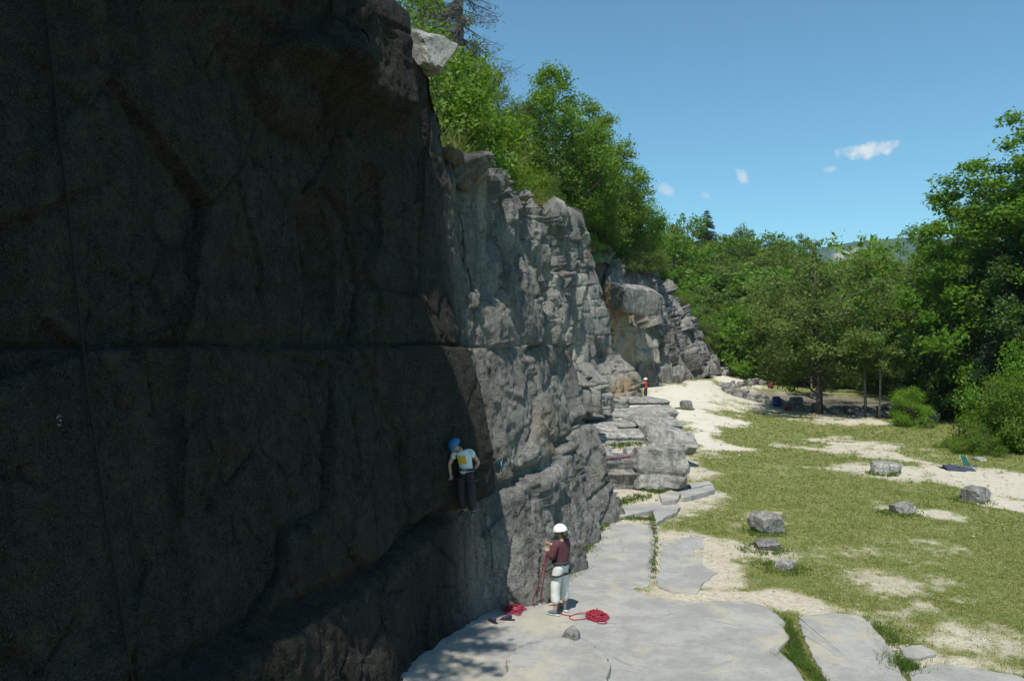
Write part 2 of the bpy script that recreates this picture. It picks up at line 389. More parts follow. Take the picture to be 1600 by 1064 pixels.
gr = b.mix(b.ramp(n1, .35, .66), (.135, .165, .042), (.195, .195, .07))
gr = b.mix(b.math('MULTIPLY', b.ramp(b.noise(co, .35, 5, .65), .48, .62), .55), gr, (.215, .22, .085))
gr = b.mix(b.math('MULTIPLY', b.ramp(n2, .5, .7), .6), gr, (.26, .225, .11))
gr = b.mix(b.math('MULTIPLY', b.ramp(n3, .5, .75), .5), gr, (.075, .105, .022))
sepd = b.n('ShaderNodeSeparateColor'); t.links.new(vo2.outputs['Color'], sepd.inputs[0])
few = b.math('MULTIPLY', b.ramp(vo2.outputs['Distance'], .3, .16), b.ramp(sepd.outputs[0], .8, .86))
gr = b.mix(b.math('MULTIPLY', few, .6), gr, (.5, .47, .41))
col = b.mix(gm, bare, gr)
col = b.mix(b.math('MULTIPLY', b.at('litter'), .85), col, b.mix(n2, (.05, .042, .03), (.13, .105, .075)))
bp = b.n('ShaderNodeBump', {'Strength': .55, 'Distance': .05, 'Height': b.math('ADD', b.math('ADD', n2, b.math('MULTIPLY', n3, .5)), b.math('MULTIPLY', peb, .4))})
pr = b.n('ShaderNodeBsdfPrincipled', {'Base Color': col, 'Roughness': .95, 'Normal': bp.outputs[0]}); pr.inputs['Specular IOR Level'].default_value = .1
t.links.new(pr.outputs[0], o.inputs[0]); MG = m
ground = tag(link('ground', me, MG), kind='structure')

# ------------------------------------------------------------------ the cliff
NL = np.array((-.937, .35))
def loft(cols, nrow, ncols, trow=None):
    """cols: list of (k,3) polylines with the same number k of points; ncols: samples between neighbours -> rows x cols x 3"""
    C = [np.asarray(c, float) for c in cols]; out = []
    k = len(C[0]); tt = np.linspace(0, 1, nrow) if trow is None else np.asarray(trow); kk = np.linspace(0, 1, k)
    R = [np.stack([np.interp(tt, kk, c[:, d]) for d in range(3)], 1) for c in C]
    for i in range(len(R) - 1):
        for j in range(ncols[i]):
            u = j / ncols[i]; out.append(R[i] * (1 - u) + R[i + 1] * u)
    out.append(R[-1]); return np.stack(out, 1)
def normals(G):
    du = np.gradient(G, axis=1); dv = np.gradient(G, axis=0); n = np.cross(du, dv); L = np.linalg.norm(n, axis=2, keepdims=True)
    return n / np.maximum(L, 1e-9)
def strata(p, h, s, amp, ledge=.35):
    z = p[:, 2] / h + .25 * fbm(p * .25, 2, s); f = np.floor(z); fr = z - f
    q = np.stack([p[:, 0] * .45, p[:, 1] * .45, f * 7.7], 1)
    return amp * vnoise(q, s + 5) - amp * ledge * np.exp(-(np.minimum(fr, 1 - fr) / .06) ** 2)

def blocky(p, s, a1, a2, flat=1.0):
    w1 = worley(p * (.46, .46, .17) + .14 * fbm(p * .6, 4, s)[:, None], s); w2 = worley(p * (1.2, 1.2, .34) + .30 * fbm(p * .9, 4, s + 2)[:, None], s + 30)
    d = a1 * ((w1[2] - .5) * .9 + w1[3] * 1.5) + a2 * ((w2[2] - .5) * 1.1 + w2[3] * 1.3)
    d -= .6 * a1 * np.exp(-(w1[1] / .03) ** 2) * (vnoise(p * .5, s + 8) > -.1) + .5 * a2 * np.exp(-(w2[1] / .035) ** 2) * (vnoise(p * .8, s + 9) > .1)
    rid = 1 - np.abs(fbm(p * (.8, .8, .5), 4, s + 6)) * 5
    return d - .10 * np.clip(rid, 0, 1) + .10 * fbm(p * (.8, .8, .2), 4, s + 3) + .06 * fbm(p * (1.7, 1.7, .8), 5, s + 4, .6) + .03 * fbm(p * 6, 3, s + 5), w1, w2
# --- main wall: dark slab, corner and the sunlit block at its end
def acol(xb, yb, k5, k10, zt, back=3.0):
    b0 = np.array((xb, yb)); z = [-.6, 0, 1.0, 2.0, 3.5, 5.1, 6.6, 8.0, 9.0, zt, zt + .35, zt + .6]; out = []
    for i, zz in enumerate(z):
        k = np.interp(zz, [-.6, 0, 5.1, 10], [-.05, 0, k5, k10])
        if i == 10: k += .8
        if i == 11: k += back
        out.append((*(b0 + NL * k), zz))
    return out
colsA = [acol(-8.0, -5, .93, 1.75, 12), acol(-6.2, -.1, .93, 1.75, 12), acol(-4.6, 4.0, .93, 1.75, 12), acol(-3.37, 7.45, .93, 1.72, 11.8), acol(-1.9, 11.6, .85, 1.25, 11.0),
         acol(-1.0, 14.2, .36, .5, 10.1), acol(-.45, 15.0, .66, .98, 9.0), acol(.39, 15.7, .92, 1.55, 8.7), acol(1.5, 19.4, 1.2, 2.05, 8.85), acol(2.74, 23.8, 1.45, 2.2, 9.2),
         acol(2.3, 25.2, 1.3, 1.9, 9.1), acol(.2, 27.5, .8, 1.2, 9.6)]
rowsA = np.concatenate([np.linspace(0, .82, 400, endpoint=False), np.linspace(.82, 1, 40)])
G = loft(colsA, 0, [14, 30, 90, 170, 130, 50, 55, 110, 100, 24, 16], rowsA)
nr, nc = G.shape[:2]; Nn = normals(G).reshape(-1, 3); p = G.reshape(-1, 3).copy()
if Nn[nr // 2 * nc + nc // 2] @ np.array((.9, -.4, .1)) < 0: Nn = -Nn
X, Y, Z = p.T
sunny = sstep(Y, 14.9, 16.6)
w1 = worley(p * (.55, .55, .38), 11); w2 = worley(p * (1.3, 1.3, .7) + .3 * fbm(p * .8, 4, 4)[:, None], 23)
d = .22 * fbm(p * .3, 4, 1) + (.20 + .12 * sunny) * ((w1[2] - .5) * .55 + w1[3] * 1.1) + (.05 + .06 * sunny) * ((w2[2] - .5) + w2[3] * 1.4)
d += .07 * fbm(p * (1.6, 1.6, .35), 4, 3) * (1 + .7 * sunny) + .035 * fbm(p * 2.2, 4, 5) + .02 * fbm(p * 9, 3, 6)
d -= (.05 + .06 * sunny) * np.exp(-(w1[1] / .035) ** 2) * (fbm(p * .5, 2, 8) > -.15) + .05 * np.exp(-(w2[1] / .03) ** 2) * (fbm(p * .6, 2, 28) > .12)
bl, _, _ = blocky(p, 60, .45, .16); zbed = 5.07
upz = sstep(Z, 5.3, 7.5)
d += sunny * (.35 + .65 * upz) * bl + sunny * upz * strata(p, .8, 66, .09) * sstep(Z, 7.0, 8.5)
sw = (Y + .7 * fbm(p * (.4, .4, .16), 3, 57)) / 2.6 + .25 * (Z > zbed); sw = sw - np.floor(sw)
d += sunny * (1.1 * (sw - .5) * sstep(sw, 0, .05))
pit = worley(p * (4.2, 4.2, 3.0) + .3 * fbm(p * 2, 2, 67)[:, None], 68)
d -= (.035 + .045 * sunny) * (pit[2] > .62) * np.clip(1 - pit[0] / .42, 0, 1)
d += (.03 + .01 * sunny) * fbm(p * 6, 4, 69, .7) - .035 * np.clip(1 - np.abs(fbm(p * (1.3, 1.3, .8), 4, 29)) * 9, 0, 1)
# bedding plane at eye height
zb = 5.07 + .10 * fbm(np.stack([X, Y, X * 0], 1) * .5, 3, 9) + .03 * fbm(p * 2, 2, 10)
gs = .55 + .6 * fbm(np.stack([X, Y, X * 0], 1) * .7, 2, 12)
d -= .16 * np.clip(gs, .1, 1) * np.exp(-((Z - zb) / .035) ** 2) + .05 * np.exp(-((Z - zb - .1) / .12) ** 2)
d += .06 * sstep(zb - Z, 0, .06) * sstep(Z, 3.4, 5)
# lower bedding plane and the plinth under it
zc = np.interp(Y, [5, 12, 13.6, 16.5, 23, 26], [1.7, 1.72, 2.15, 2.3, 2.68, 2.7]) + .12 * fbm(np.stack([X, Y, X * 0], 1) * .6, 3, 13)
pl = .27 * (.7 + .6 * vnoise(np.stack([X, Y, X * 0], 1) * .55, 14))
d += np.clip(pl, .1, .5) * sstep(zc - Z, -.02, .22)
d -= .30 * np.exp(-((Z - zc - .06) / .10) ** 2) * (.6 + .5 * vnoise(p * .9, 15)) * np.interp(Y, [8, 11, 13], [.8, 1.2, 1])
# overhanging bulge near the top and two rounded bosses below it
def bump3(c, r): return np.clip(1 - (((X - c[0]) / r[0]) ** 2 + ((Y - c[1]) / r[1]) ** 2 + ((Z - c[2]) / r[2]) ** 2), 0, 1)
ov = sstep(Z, 8.75, 9.15) * sstep(Y, 9.6, 11.0) * sstep(-Y, -13.9, -13.3)
d += .62 * ov * (1 + .25 * fbm(p * .8, 2, 16))
d += 1.9 * sstep(Z, 9.6, 11.0) * sstep(-Y, -12.0, -10.4)  # added lip above the view, pushed out to shade the slab
for (bx, by, bY, rr, am) in [(430, 145, 11.3, .62, .5), (488, 105, 11.9, .5, .55)]:
    c = P(bx, by, bY); d += am * np.sqrt(bump3(c, (rr * 1.3, rr * 1.3, rr * 1.15)))
d += .7 * sstep(-Z, -7.2, -3.0) * sstep(Z, 2.0, 2.3) * np.exp(-((Y - 14.3) / .85) ** 2)
# scooped flakes of the slab
for (bx, by, bY, rw, rh, am) in [(508, 410, 11.7, .28, 1.1, -.28), (590, 330, 12.8, .2, .8, -.22), (690, 470, 14.3, .2, 1.1, .0), (755, 700, 15.6, .3, .9, -.12), (835, 640, 18.3, .35, .5, .12)]:
    c = P(bx, by, bY); d += am * np.clip(1 - ((Y - c[1]) / rw / 1.6) ** 2 - ((Z - c[2]) / rh) ** 2, 0, 1) ** .6
top_m = sstep(np.repeat(rowsA, nc), .80, .86)
d *= 1 - (.5 + .4 * sunny) * top_m
q = p + Nn * d[:, None]
me = np_mesh('cliff', q, grid_faces(nr, nc), smooth=False)
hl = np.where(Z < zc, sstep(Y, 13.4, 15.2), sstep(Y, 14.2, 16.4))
attr(me, 'varnish_shade', np.clip(1.0 - .94 * hl + (.28 * hl + .04 * (1 - hl)) * fbm(p * .4, 3, 17), 0, 1))  # blackening plus painted shade: slab darkened, sunlit end left light
attr(me, 'ochre', np.clip(.55 * sstep(fbm(p * .7, 3, 18), .25, .6) + .3 * ov * sstep(-Z, -9.4, -8.9), 0, 1) * (.35 + .3 * hl))
attr(me, 'pale', .15 * hl * sstep(fbm(p * .9, 3, 19), .15, .5))
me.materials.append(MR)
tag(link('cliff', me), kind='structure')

# --- stepped wall behind it, ending in a tall pillar
def pcol(pts, back=None):
    w = [P(*a) for a in pts]
    if back: w += [w[-1] + np.array((-.9, .3, .25)), w[-1] + np.array((-4.0, 1.2, .5))]
    return w
colsB = [pcol([(815, 600, 29), (812, 480, 29.4), (805, 400, 29.8), (800, 310, 30)], 1),
         pcol([(872, 655, 32), (870, 520, 32.6), (862, 420, 33.2), (858, 338, 34)], 1),
         pcol([(915, 645, 41), (908, 540, 42.5), (893, 440, 43.5), (882, 358, 45)], 1),
         pcol([(968, 628, 47.5), (951, 530, 48.5), (928, 440, 49), (908, 366, 49.6)], 1),
         pcol([(958, 630, 52), (942, 530, 52.5), (920, 440, 53), (905, 360, 53)], 1),
         pcol([(930, 630, 60), (915, 530, 60), (900, 440, 60), (890, 380, 60)], 1)]
rowsB = np.concatenate([np.linspace(0, .6, 260, endpoint=False), np.linspace(.6, 1, 50)])
G = loft(colsB, 0, [60, 110, 110, 20, 30], rowsB)
nr, nc = G.shape[:2]; Nn = normals(G).reshape(-1, 3); p = G.reshape(-1, 3).copy()
if Nn[nr // 3 * nc + nc // 2] @ np.array((.9, -.4, .1)) < 0: Nn = -Nn
X, Y, Z = p.T
d, w1, w2 = blocky(p, 70, .65, .22)
d += strata(p, 1.1, 74, .30) * (.35 + .65 * sstep(Z, 8.2, 9.5) + .4 * sstep(-Z, -4.2, -3)) + strata(p, .45, 78, .10) * sstep(Z, 8.5, 10)
lo = sstep(-Z, -4.4, -2.8); d += lo * .9
sw = (Y + .8 * fbm(p * (.3, .3, .15), 3, 85)) / 4.6 + .3 * (Z > 8.3 + .5 * fbm(p * .3, 2, 86)); sw = sw - np.floor(sw); d += 1.8 * (sw - .5) * sstep(sw, 0, .05)
d *= (1 - .6 * sstep(np.repeat(rowsB, nc), .6, .7)) * (1 - .75 * sstep(Y, 47, 49.5))
q = p + Nn * d[:, None]
me = np_mesh('cliff_pillar', q, grid_faces(nr, nc)); me.materials.append(MR)
attr(me, 'varnish_shade', np.clip(.12 + .3 * fbm(p * .35, 3, 81), 0, .45)); fr = (w1[2] > .74)
attr(me, 'ochre', np.clip(.8 * sstep(fbm(p * .5, 3, 82), .22, .5) * sstep(Y, 36, 44) + .8 * sstep(Y, 50.5, 53), 0, 1))
attr(me, 'pale', np.clip(.8 * fr * sstep(fbm(p * .4, 2, 83), -.1, .3) + .35 * lo, 0, .85))
tag(link('cliff_pillar', me), kind='structure')

# --- far cliff
colsC = [pcol([(935, 628, 64), (925, 530, 64), (912, 450, 64), (900, 385, 64)], 1), pcol([(962, 628, 61), (948, 530, 61.6), (932, 450, 62), (920, 388, 62.5)], 1),
         pcol([(985, 625, 62.5), (970, 540, 62.5), (950, 460, 62), (938, 392, 62.5)], 1),
         pcol([(1008, 617, 63.5), (994, 540, 63.5), (972, 460, 63.5), (957, 391, 64)], 1),
         pcol([(1034, 605, 66), (1022, 530, 67), (1008, 480, 67), (1000, 425, 68)], 1),
         pcol([(1060, 598, 69.5), (1048, 535, 71.5), (1036, 485, 73), (1021, 435, 75)], 1),
         pcol([(1090, 592, 75.5), (1082, 545, 77.5), (1074, 510, 79), (1063, 469, 81)], 1),
         pcol([(1113, 586, 80), (1110, 566, 81.5), (1105, 548, 83), (1099, 530, 84)], 1),
         pcol([(1124, 585, 84), (1125, 580, 85), (1124, 574, 86), (1123, 566, 87)], 1)]
rowsC = np.concatenate([np.linspace(0, .6, 230, endpoint=False), np.linspace(.6, 1, 40)])
G = loft(colsC, 0, [10, 16, 36, 50, 60, 50, 40, 20], rowsC)
nr, nc = G.shape[:2]; Nn = normals(G).reshape(-1, 3); p = G.reshape(-1, 3).copy()
if Nn[nr // 3 * nc + nc // 2] @ np.array((.9, -.4, .1)) < 0: Nn = -Nn
X, Y, Z = p.T
d, w1, w2 = blocky(p, 90, 1.1, .3)
d += strata(p, 1.6, 94, .25) * (.4 + .7 * sstep(Z, 9.5, 10.5)) + .35 * fbm(p * (.55, .55, .2), 3, 95)
sw = (Y + .8 * fbm(p * (.3, .3, .12), 3, 87)) / 5.0 + .4 * (Z > 6.5 + .6 * fbm(p * .25, 2, 88)); sw = sw - np.floor(sw); d += 1.5 * (sw - .5) * sstep(sw, 0, .05)
pass
d *= (1 - .55 * sstep(-Z, -2.6, -1.2)) * (1 - .6 * sstep(np.repeat(rowsC, nc), .6, .7)) * (.35 + .65 * sstep(-Y, -84, -78))
q = p + Nn * d[:, None]
me = np_mesh('cliff_far', q, grid_faces(nr, nc)); me.materials.append(MR)
attr(me, 'varnish_shade', np.clip(.08 + .3 * fbm(p * .3, 3, 97), 0, .4))
gul = sstep(-Y, -66.5, -64.5)
attr(me, 'ochre', np.clip(.95 * gul * sstep(fbm(p * .45, 3, 98), .05, .4), 0, 1))
attr(me, 'pale', np.clip(gul * sstep(-Z, -8.4, -7.2) * sstep(Z, 3.2, 4.2) * .95 + .25 * sstep(fbm(p * .5, 3, 99), .1, .4), 0, .95))
tag(link('cliff_far', me), kind='structure')

# --- sloping hillside above the cliff
yy = np.concatenate([np.linspace(-60, 8, 12, endpoint=False), np.linspace(8, 100, 180, endpoint=False), np.linspace(100, 140, 14)])
dd = np.concatenate([[-.25], np.linspace(.25, 12, 50), np.geomspace(13, 160, 18)])
HY, HD = np.meshgrid(yy, dd, indexing='ij'); HX = top_x(HY) - HD * .95 - .5; HY2 = HY + HD * .3
p = np.stack([HX.ravel(), HY2.ravel(), 0 * HX.ravel()], 1)
hz = top_z(HY) + .1 + .12 * np.minimum(np.maximum(HD, 0), 2) + .36 * np.maximum(HD - 2, 0) * np.exp(-HD / 90)
hz = hz.ravel() + (.25 * fbm(p * .35, 3, 41) + .1 * fbm(p * 1.5, 3, 42)) * np.clip(HD.ravel() / 1.5, 0, 1)
hz = np.where(HD.ravel() < 0, hz - .9, hz)
me = np_mesh('hillside', np.stack([p[:, 0], p[:, 1], hz], 1), grid_faces(len(yy), len(dd)), smooth=True)
m, t, o = new_mat('hillside_turf'); b = NB(t); co = b.n('ShaderNodeNewGeometry').outputs['Position']
n1 = b.noise(co, .8, 4); n2 = b.noise(co, 6, 4)
c = b.mix(b.ramp(n1, .35, .65), (.075, .105, .024), (.15, .15, .045)); c = b.mix(b.math('MULTIPLY', b.ramp(n2, .5, .7), .5), c, (.2, .17, .07))
pr = b.n('ShaderNodeBsdfPrincipled', {'Base Color': c, 'Roughness': .95}); t.links.new(pr.outputs[0], o.inputs[0]); MHT = m
tag(link('hillside', me, MHT), kind='structure')
def hill_z(x, y): return float(plateau(np.array([x]), np.array([y]))[0])
# ------------------------------------------------------------------ trees and shrubs
def crown_profile(kind, t):
    if kind == 'ash': return np.sin(np.pi * np.clip(t, 0, 1) ** .72) ** .7 * (1 - .25 * t)
    if kind == 'round': return np.sqrt(np.clip(1 - (2 * t - 1) ** 2, 0, 1)) ** .8
    if kind == 'cone': return (1 - t) ** .75 * np.minimum(1, t * 6 + .3)
    if kind == 'bush': return np.sqrt(np.clip(1 - t ** 2, 0, 1)) * np.minimum(1, .75 + t)
    if kind == 'column': return np.sin(np.pi * np.clip(t, 0, 1) ** .8) ** .5
def leaf_quads(c, out, ls, rg, up=.45, rnd=.95, w=.5):
    n = len(c); nrm = out * .4 + np.array((0, 0, up)) + rnd * rg.normal(size=(n, 3)) * .6
    nrm /= np.linalg.norm(nrm, axis=1, keepdims=True)
    tg = np.cross(nrm, rg.normal(size=(n, 3))); tg /= np.maximum(np.linalg.norm(tg, axis=1, keepdims=True), 1e-6)
    bt = np.cross(nrm, tg); L = ls * (.6 + .8 * rg.random((n, 1)))
    v = np.stack([c - tg * L * .5, c + bt * L * w * .5 - nrm * L * .08, c + tg * L * .5 - nrm * L * .12, c - bt * L * w * .5 - nrm * L * .08], 1).reshape(-1, 3)
    return v, np.arange(n * 4).reshape(n, 4)
def make_tree(seed, kind, H, R, cb, ncl, nlf, ls, trunk_r, lmat, bmat, stems=1, clr=.2, lean=0.0, zflat=.7):
    rg = np.random.default_rng(seed); rd = random.Random(seed)
    cz0 = H * cb; CH = H - cz0; C = []
    lob = rg.normal(size=4) * .18; ph = rg.random(4) * 6.28
    while len(C) < ncl:
        t = rg.random(); r = crown_profile(kind, np.array(t))
        if rg.random() > r ** 1.5 + .06: continue
        th = rg.random() * 6.283; rad = R * r * rg.random() ** .38 * (1 + sum(lob[k] * math.sin((k + 1) * th + ph[k] + 3 * t) for k in range(4)))
        C.append((rad * math.cos(th), rad * math.sin(th), cz0 + CH * t + rg.normal() * .03 * CH))
    C = np.array(C); C[:, 0] += lean * C[:, 2]
    cr = R * clr * (.7 + .7 * rg.random(ncl)) * (1.05 - .35 * (C[:, 2] - cz0) / CH)
    cnt = np.maximum(8, (nlf * (cr / cr.mean()) ** 2).astype(int))
    idx = np.repeat(np.arange(ncl), cnt); q = rg.normal(size=(len(idx), 3)); q /= np.linalg.norm(q, axis=1, keepdims=True)
    rr = rg.random((len(idx), 1)) ** .5 * (1 + .25 * rg.normal(size=(len(idx), 1)))
    pos = C[idx] + q * rr * cr[idx][:, None] * np.array((1, 1, zflat))
    pos[:, 2] -= .12 * (q[:, 0] ** 2 + q[:, 1] ** 2) * cr[idx] * .8
    ctr = np.array((0, 0, cz0 + .35 * CH)); out = pos - ctr; out /= np.linalg.norm(out, axis=1, keepdims=True)
    v, f = leaf_quads(pos, out, ls, rg)
    v[:, 2] = np.maximum(v[:, 2], .05)
    crown = np_mesh('crown', v, f); crown.materials.append(lmat)
    mb = MB()
    for s_ in range(stems):
        a = rd.random() * 6.28; off = 0 if stems == 1 else R * .25
        top = Vector((lean * H * .9 + off * math.cos(a) * 2, off * math.sin(a) * 2, H * .9))
        n = 9; pts = []; rs = []
        for k in range(n):
            u = k / (n - 1); pts.append(Vector((top.x * u + .02 * H * math.sin(3 * u + seed) * u, top.y * u + .02 * H * math.cos(4 * u + seed) * u, H * .9 * u - .25 * (k == 0))))
            rs.append(trunk_r * (1.25 if k == 0 else 1) * (1 - .88 * u) + .008)
        mb.add(tube(pts, rs, 8))
        for k in range(s_, ncl, max(1, stems)):
            if k % 2 and ncl > 70: continue
            c = Vector(C[k]); u = min(.95, max(cb * .55, (c.z - .28 * math.hypot(c.x, c.y)) / (H * .9) - .03)); j = min(int(u * (n - 1)), n - 2); w_ = u * (n - 1) - j
            st = pts[j].lerp(pts[j + 1], w_); r0 = trunk_r * (1 - .88 * u) * .42
            mid = st.lerp(c, .5) + Vector((0, 0, -.06 * (c - st).length))
            mb.add(tube([st, mid, c], [r0, r0 * .6, .012], 5))
    tr = bpy.data.meshes.new('trunk'); tr.from_pydata(mb.v, [], mb.f); tr.update(); tr.materials.append(bmat)
    tr.polygons.foreach_set('use_smooth', np.ones(len(tr.polygons), bool))
    return dict(trunk=tr, crown=crown, H=H)
def make_spruce(seed, H, R, lmat, bare=False):
    rg = np.random.default_rng(seed); mb = MB(); V = []; F = []; no = 0; pos = []; outs = []
    mb.add(tube([(0, 0, -.2), (0, 0, H * .5), (0, 0, H)], [.02 * H, .012 * H, .01], 8))
    nw = int(H * 3.2)
    for k in range(nw):
        u = .12 + .87 * k / nw; z = u * H; L = R * (1 - u) ** .8 + .12
        for j in range(5 if bare else 6):
            th = rg.random() * 6.28; l = L * (.65 + .5 * rg.random()); dr = .28 + .35 * (1 - u)
            e = Vector((math.cos(th) * l, math.sin(th) * l, z - dr * l)); s0 = Vector((0, 0, z)); md = s0.lerp(e, .55) + Vector((0, 0, -.08 * l))
            e2 = e + Vector((math.cos(th), math.sin(th), .55)) * .12 * l
            mb.add(tube([s0, md, e, e2], [.012 + .012 * l, .012, .008, .004], 4))
            n = int((80 if bare else 60) * l) + 4
            tt = rg.random((n, 1)) ** .8; a = np.array(s0); bb = np.array(e)
            c = a + (bb - a) * tt + rg.normal(size=(n, 3)) * np.array((.09, .09, .05)) * l * (.4 + .4 * tt); c[:, 2] -= .06 * l + .12 * rg.random(n) * l
            pos.append(c); outs.append(np.repeat([[math.cos(th), math.sin(th), -.2]], n, 0))
    pos = np.concatenate(pos); outs = np.concatenate(outs)
    v, f = leaf_quads(pos, outs, (.15 if bare else .22), rg, up=.3, w=.13 if bare else .35)
    cm = np_mesh('crown', v, f); cm.materials.append(MDT if bare else lmat)
    tr = bpy.data.meshes.new('trunk'); tr.from_pydata(mb.v, [], mb.f); tr.update(); tr.materials.append(MDT if bare else MBK)
    return dict(trunk=tr, crown=cm, H=H)
def plant(proto, name, label, cat, x, y, z, h, group=None, rz=0, sx=1.0, lmat=None):
    e = empty(name, (x, y, z), rz); s = h / proto['H']; e.scale = (s * sx, s * sx, s)
    link('trunk', proto['trunk'], None, e)
    c = link('crown', proto['crown'], None, e)
    if lmat: c.material_slots[0].link = 'OBJECT'; c.material_slots[0].material = lmat
    tag(e, label, cat, group); return e

T_ASH = make_tree(1, 'ash', 11, 4.2, .06, 180, 260, .19, .16, ML1, MBK, clr=.21)
T_ASH2 = make_tree(2, 'ash', 11, 3.9, .05, 170, 260, .19, .15, ML4, MBK, clr=.22)
T_RND = make_tree(3, 'round', 12, 4.9, .15, 190, 130, .21, .19, ML2, MBK, clr=.17)
T_TALL = make_tree(4, 'column', 17, 4.2, .04, 200, 220, .25, .2, ML1, MBK, clr=.20)
T_TALL2 = make_tree(14, 'ash', 16, 4.4, .04, 190, 220, .25, .2, ML1, MBK, clr=.21)
T_SLIM = make_tree(5, 'ash', 11, 2.7, .40, 80, 90, .22, .11, ML4, MBB, clr=.22)
T_MID = make_tree(6, 'round', 9, 3.9, .02, 100, 95, .32, .13, ML1, MBK, clr=.27)
T_MID2 = make_tree(7, 'ash', 10, 3.7, .02, 100, 95, .32, .13, ML4, MBK, clr=.26)
T_MID3 = make_tree(17, 'round', 8, 3.7, .02, 100, 95, .30, .12, ML2, MBK, clr=.25)
T_BUSH = make_tree(8, 'bush', 3, 1.9, .0, 70, 210, .115, .04, ML4, MBK, stems=4, clr=.30)
T_BUSH2 = make_tree(9, 'bush', 2.4, 1.7, .0, 60, 190, .10, .035, ML2, MBK, stems=4, clr=.30)
T_FAR = make_tree(10, 'round', 10, 4.6, .0, 55, 55, .62, .15, ML1, MBK, clr=.32)
T_SPR = make_spruce(11, 10, 2.6, MNE); T_DEAD = make_spruce(12, 12, 3.0, None, bare=True)

def top_tree(proto, name, label, cat, px, Y, top_py, **kw):     # on the slope above the cliff
    x = (px - 800) / FPX * Y; z = hill_z(x, Y); h = CAMZ + (540 - top_py) / FPX * Y - z
    return plant(proto, name, label, cat, x, Y, z - .15, max(h, .6), **kw)
def floor_tree(proto, name, label, cat, px, Y, top_py, **kw):
    x = (px - 800) / FPX * Y; z = float(floor_h(x, Y)); h = CAMZ + (540 - top_py) / FPX * Y - z
    return plant(proto, name, label, cat, x, Y, z - .1, max(h, .6), **kw)

g = 'trees on the slope above the cliff'
top_tree(T_DEAD, 'dead_spruce', 'bare grey dead spruce with drooping twigs at the top of the cliff', 'tree', 718, 27.5, -190, group=g, rz=1, sx=1.15)
top_tree(T_ASH2, 'broadleaf_tree', 'bright green tree in front of the dead spruce on the cliff top', 'tree', 724, 31, 92, group=g, rz=.4, sx=.95)
top_tree(T_ASH, 'broadleaf_tree', 'green tree cut off by the upper picture edge beside the dead spruce', 'tree', 655, 31, -70, group=g, rz=2, sx=.8)
top_tree(T_ASH, 'broadleaf_tree', 'bushy green tree between the dead spruce and the tallest cliff-top tree', 'tree', 765, 36, 92, group=g, rz=1.1, sx=.75)
top_tree(T_ASH, 'broadleaf_tree', 'tallest tree against the sky above the middle of the cliff', 'tree', 866, 60, 88, group=g, rz=.3, sx=.95)
top_tree(T_ASH2, 'broadleaf_tree', 'broad tree leaning on the tallest cliff-top tree on its valley side', 'tree', 922, 66, 158, group=g, rz=2.2, sx=1.0)
top_tree(T_ASH, 'broadleaf_tree', 'lower rounded tree above the gully between the two cliff faces', 'tree', 962, 70, 238, group=g, rz=4.1, sx=1.05)
top_tree(T_MID, 'broadleaf_tree', 'small round tree at the valley end of the cliff-top trees', 'tree', 1000, 74, 322, group=g, rz=1.7, sx=1.0)
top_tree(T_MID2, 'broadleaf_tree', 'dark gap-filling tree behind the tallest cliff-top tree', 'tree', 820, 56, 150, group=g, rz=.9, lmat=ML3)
gb = 'shrubs along the cliff edge'
for i, (px, Y, tp, lab) in enumerate([(745, 27, 205, 'shrub on the cliff edge below the bright green cliff-top tree'), (800, 33, 225, 'shrub hanging over the thin-bedded top of the middle cliff'),
        (840, 42, 262, 'shrub at the foot of the tallest cliff-top tree'), (876, 48.5, 312, 'shrub over the square top of the pillar'), (930, 58, 362, 'shrub growing at the head of the gully'),
        (1010, 66, 372, 'shrub above the overhanging block of the far cliff'), (1045, 74, 415, 'shrub half way down the top edge of the far cliff'), (1080, 80, 450, 'shrub near the low end of the far cliff top'),
        (1108, 84, 500, 'shrub just above the end of the far cliff'), (705, 24, 120, 'shrub behind the jutting sunlit rock on the cliff top'), (690, 21, 60, 'leafy shrub above the jutting sunlit rock')]):
    top_tree([T_BUSH, T_BUSH2][i % 2], 'shrub', lab, 'shrub', px - 8, Y + 1.2, tp, group=gb, rz=i * 1.3, lmat=[ML1, ML4, ML2][i % 3] if i < 9 else ML1)
# out of the picture, above the dark wall: their shade falls across the wall's foot
for i, (x, y, h) in enumerate([(-5.6, 8.6, 2.6), (-4.7, 10.6, 1.9), (-7.2, 6.4, 3.2), (-8.5, 3.4, 4.0), (-4.0, 12.4, 1.5)]):
    z = hill_z(x, y)
    plant([T_BUSH, T_BUSH2][i % 2], 'shrub', 'shrub on top of the dark wall above the picture', 'shrub', x, y, z + .4, h, group='shrubs on top of the dark wall', rz=i)

plant(T_SPR, 'spruce_tree', 'young spruce on the lip of the dark wall above the picture', 'tree', -3.7, 7.4, 11.9, 4.0, rz=.7, sx=2.0)
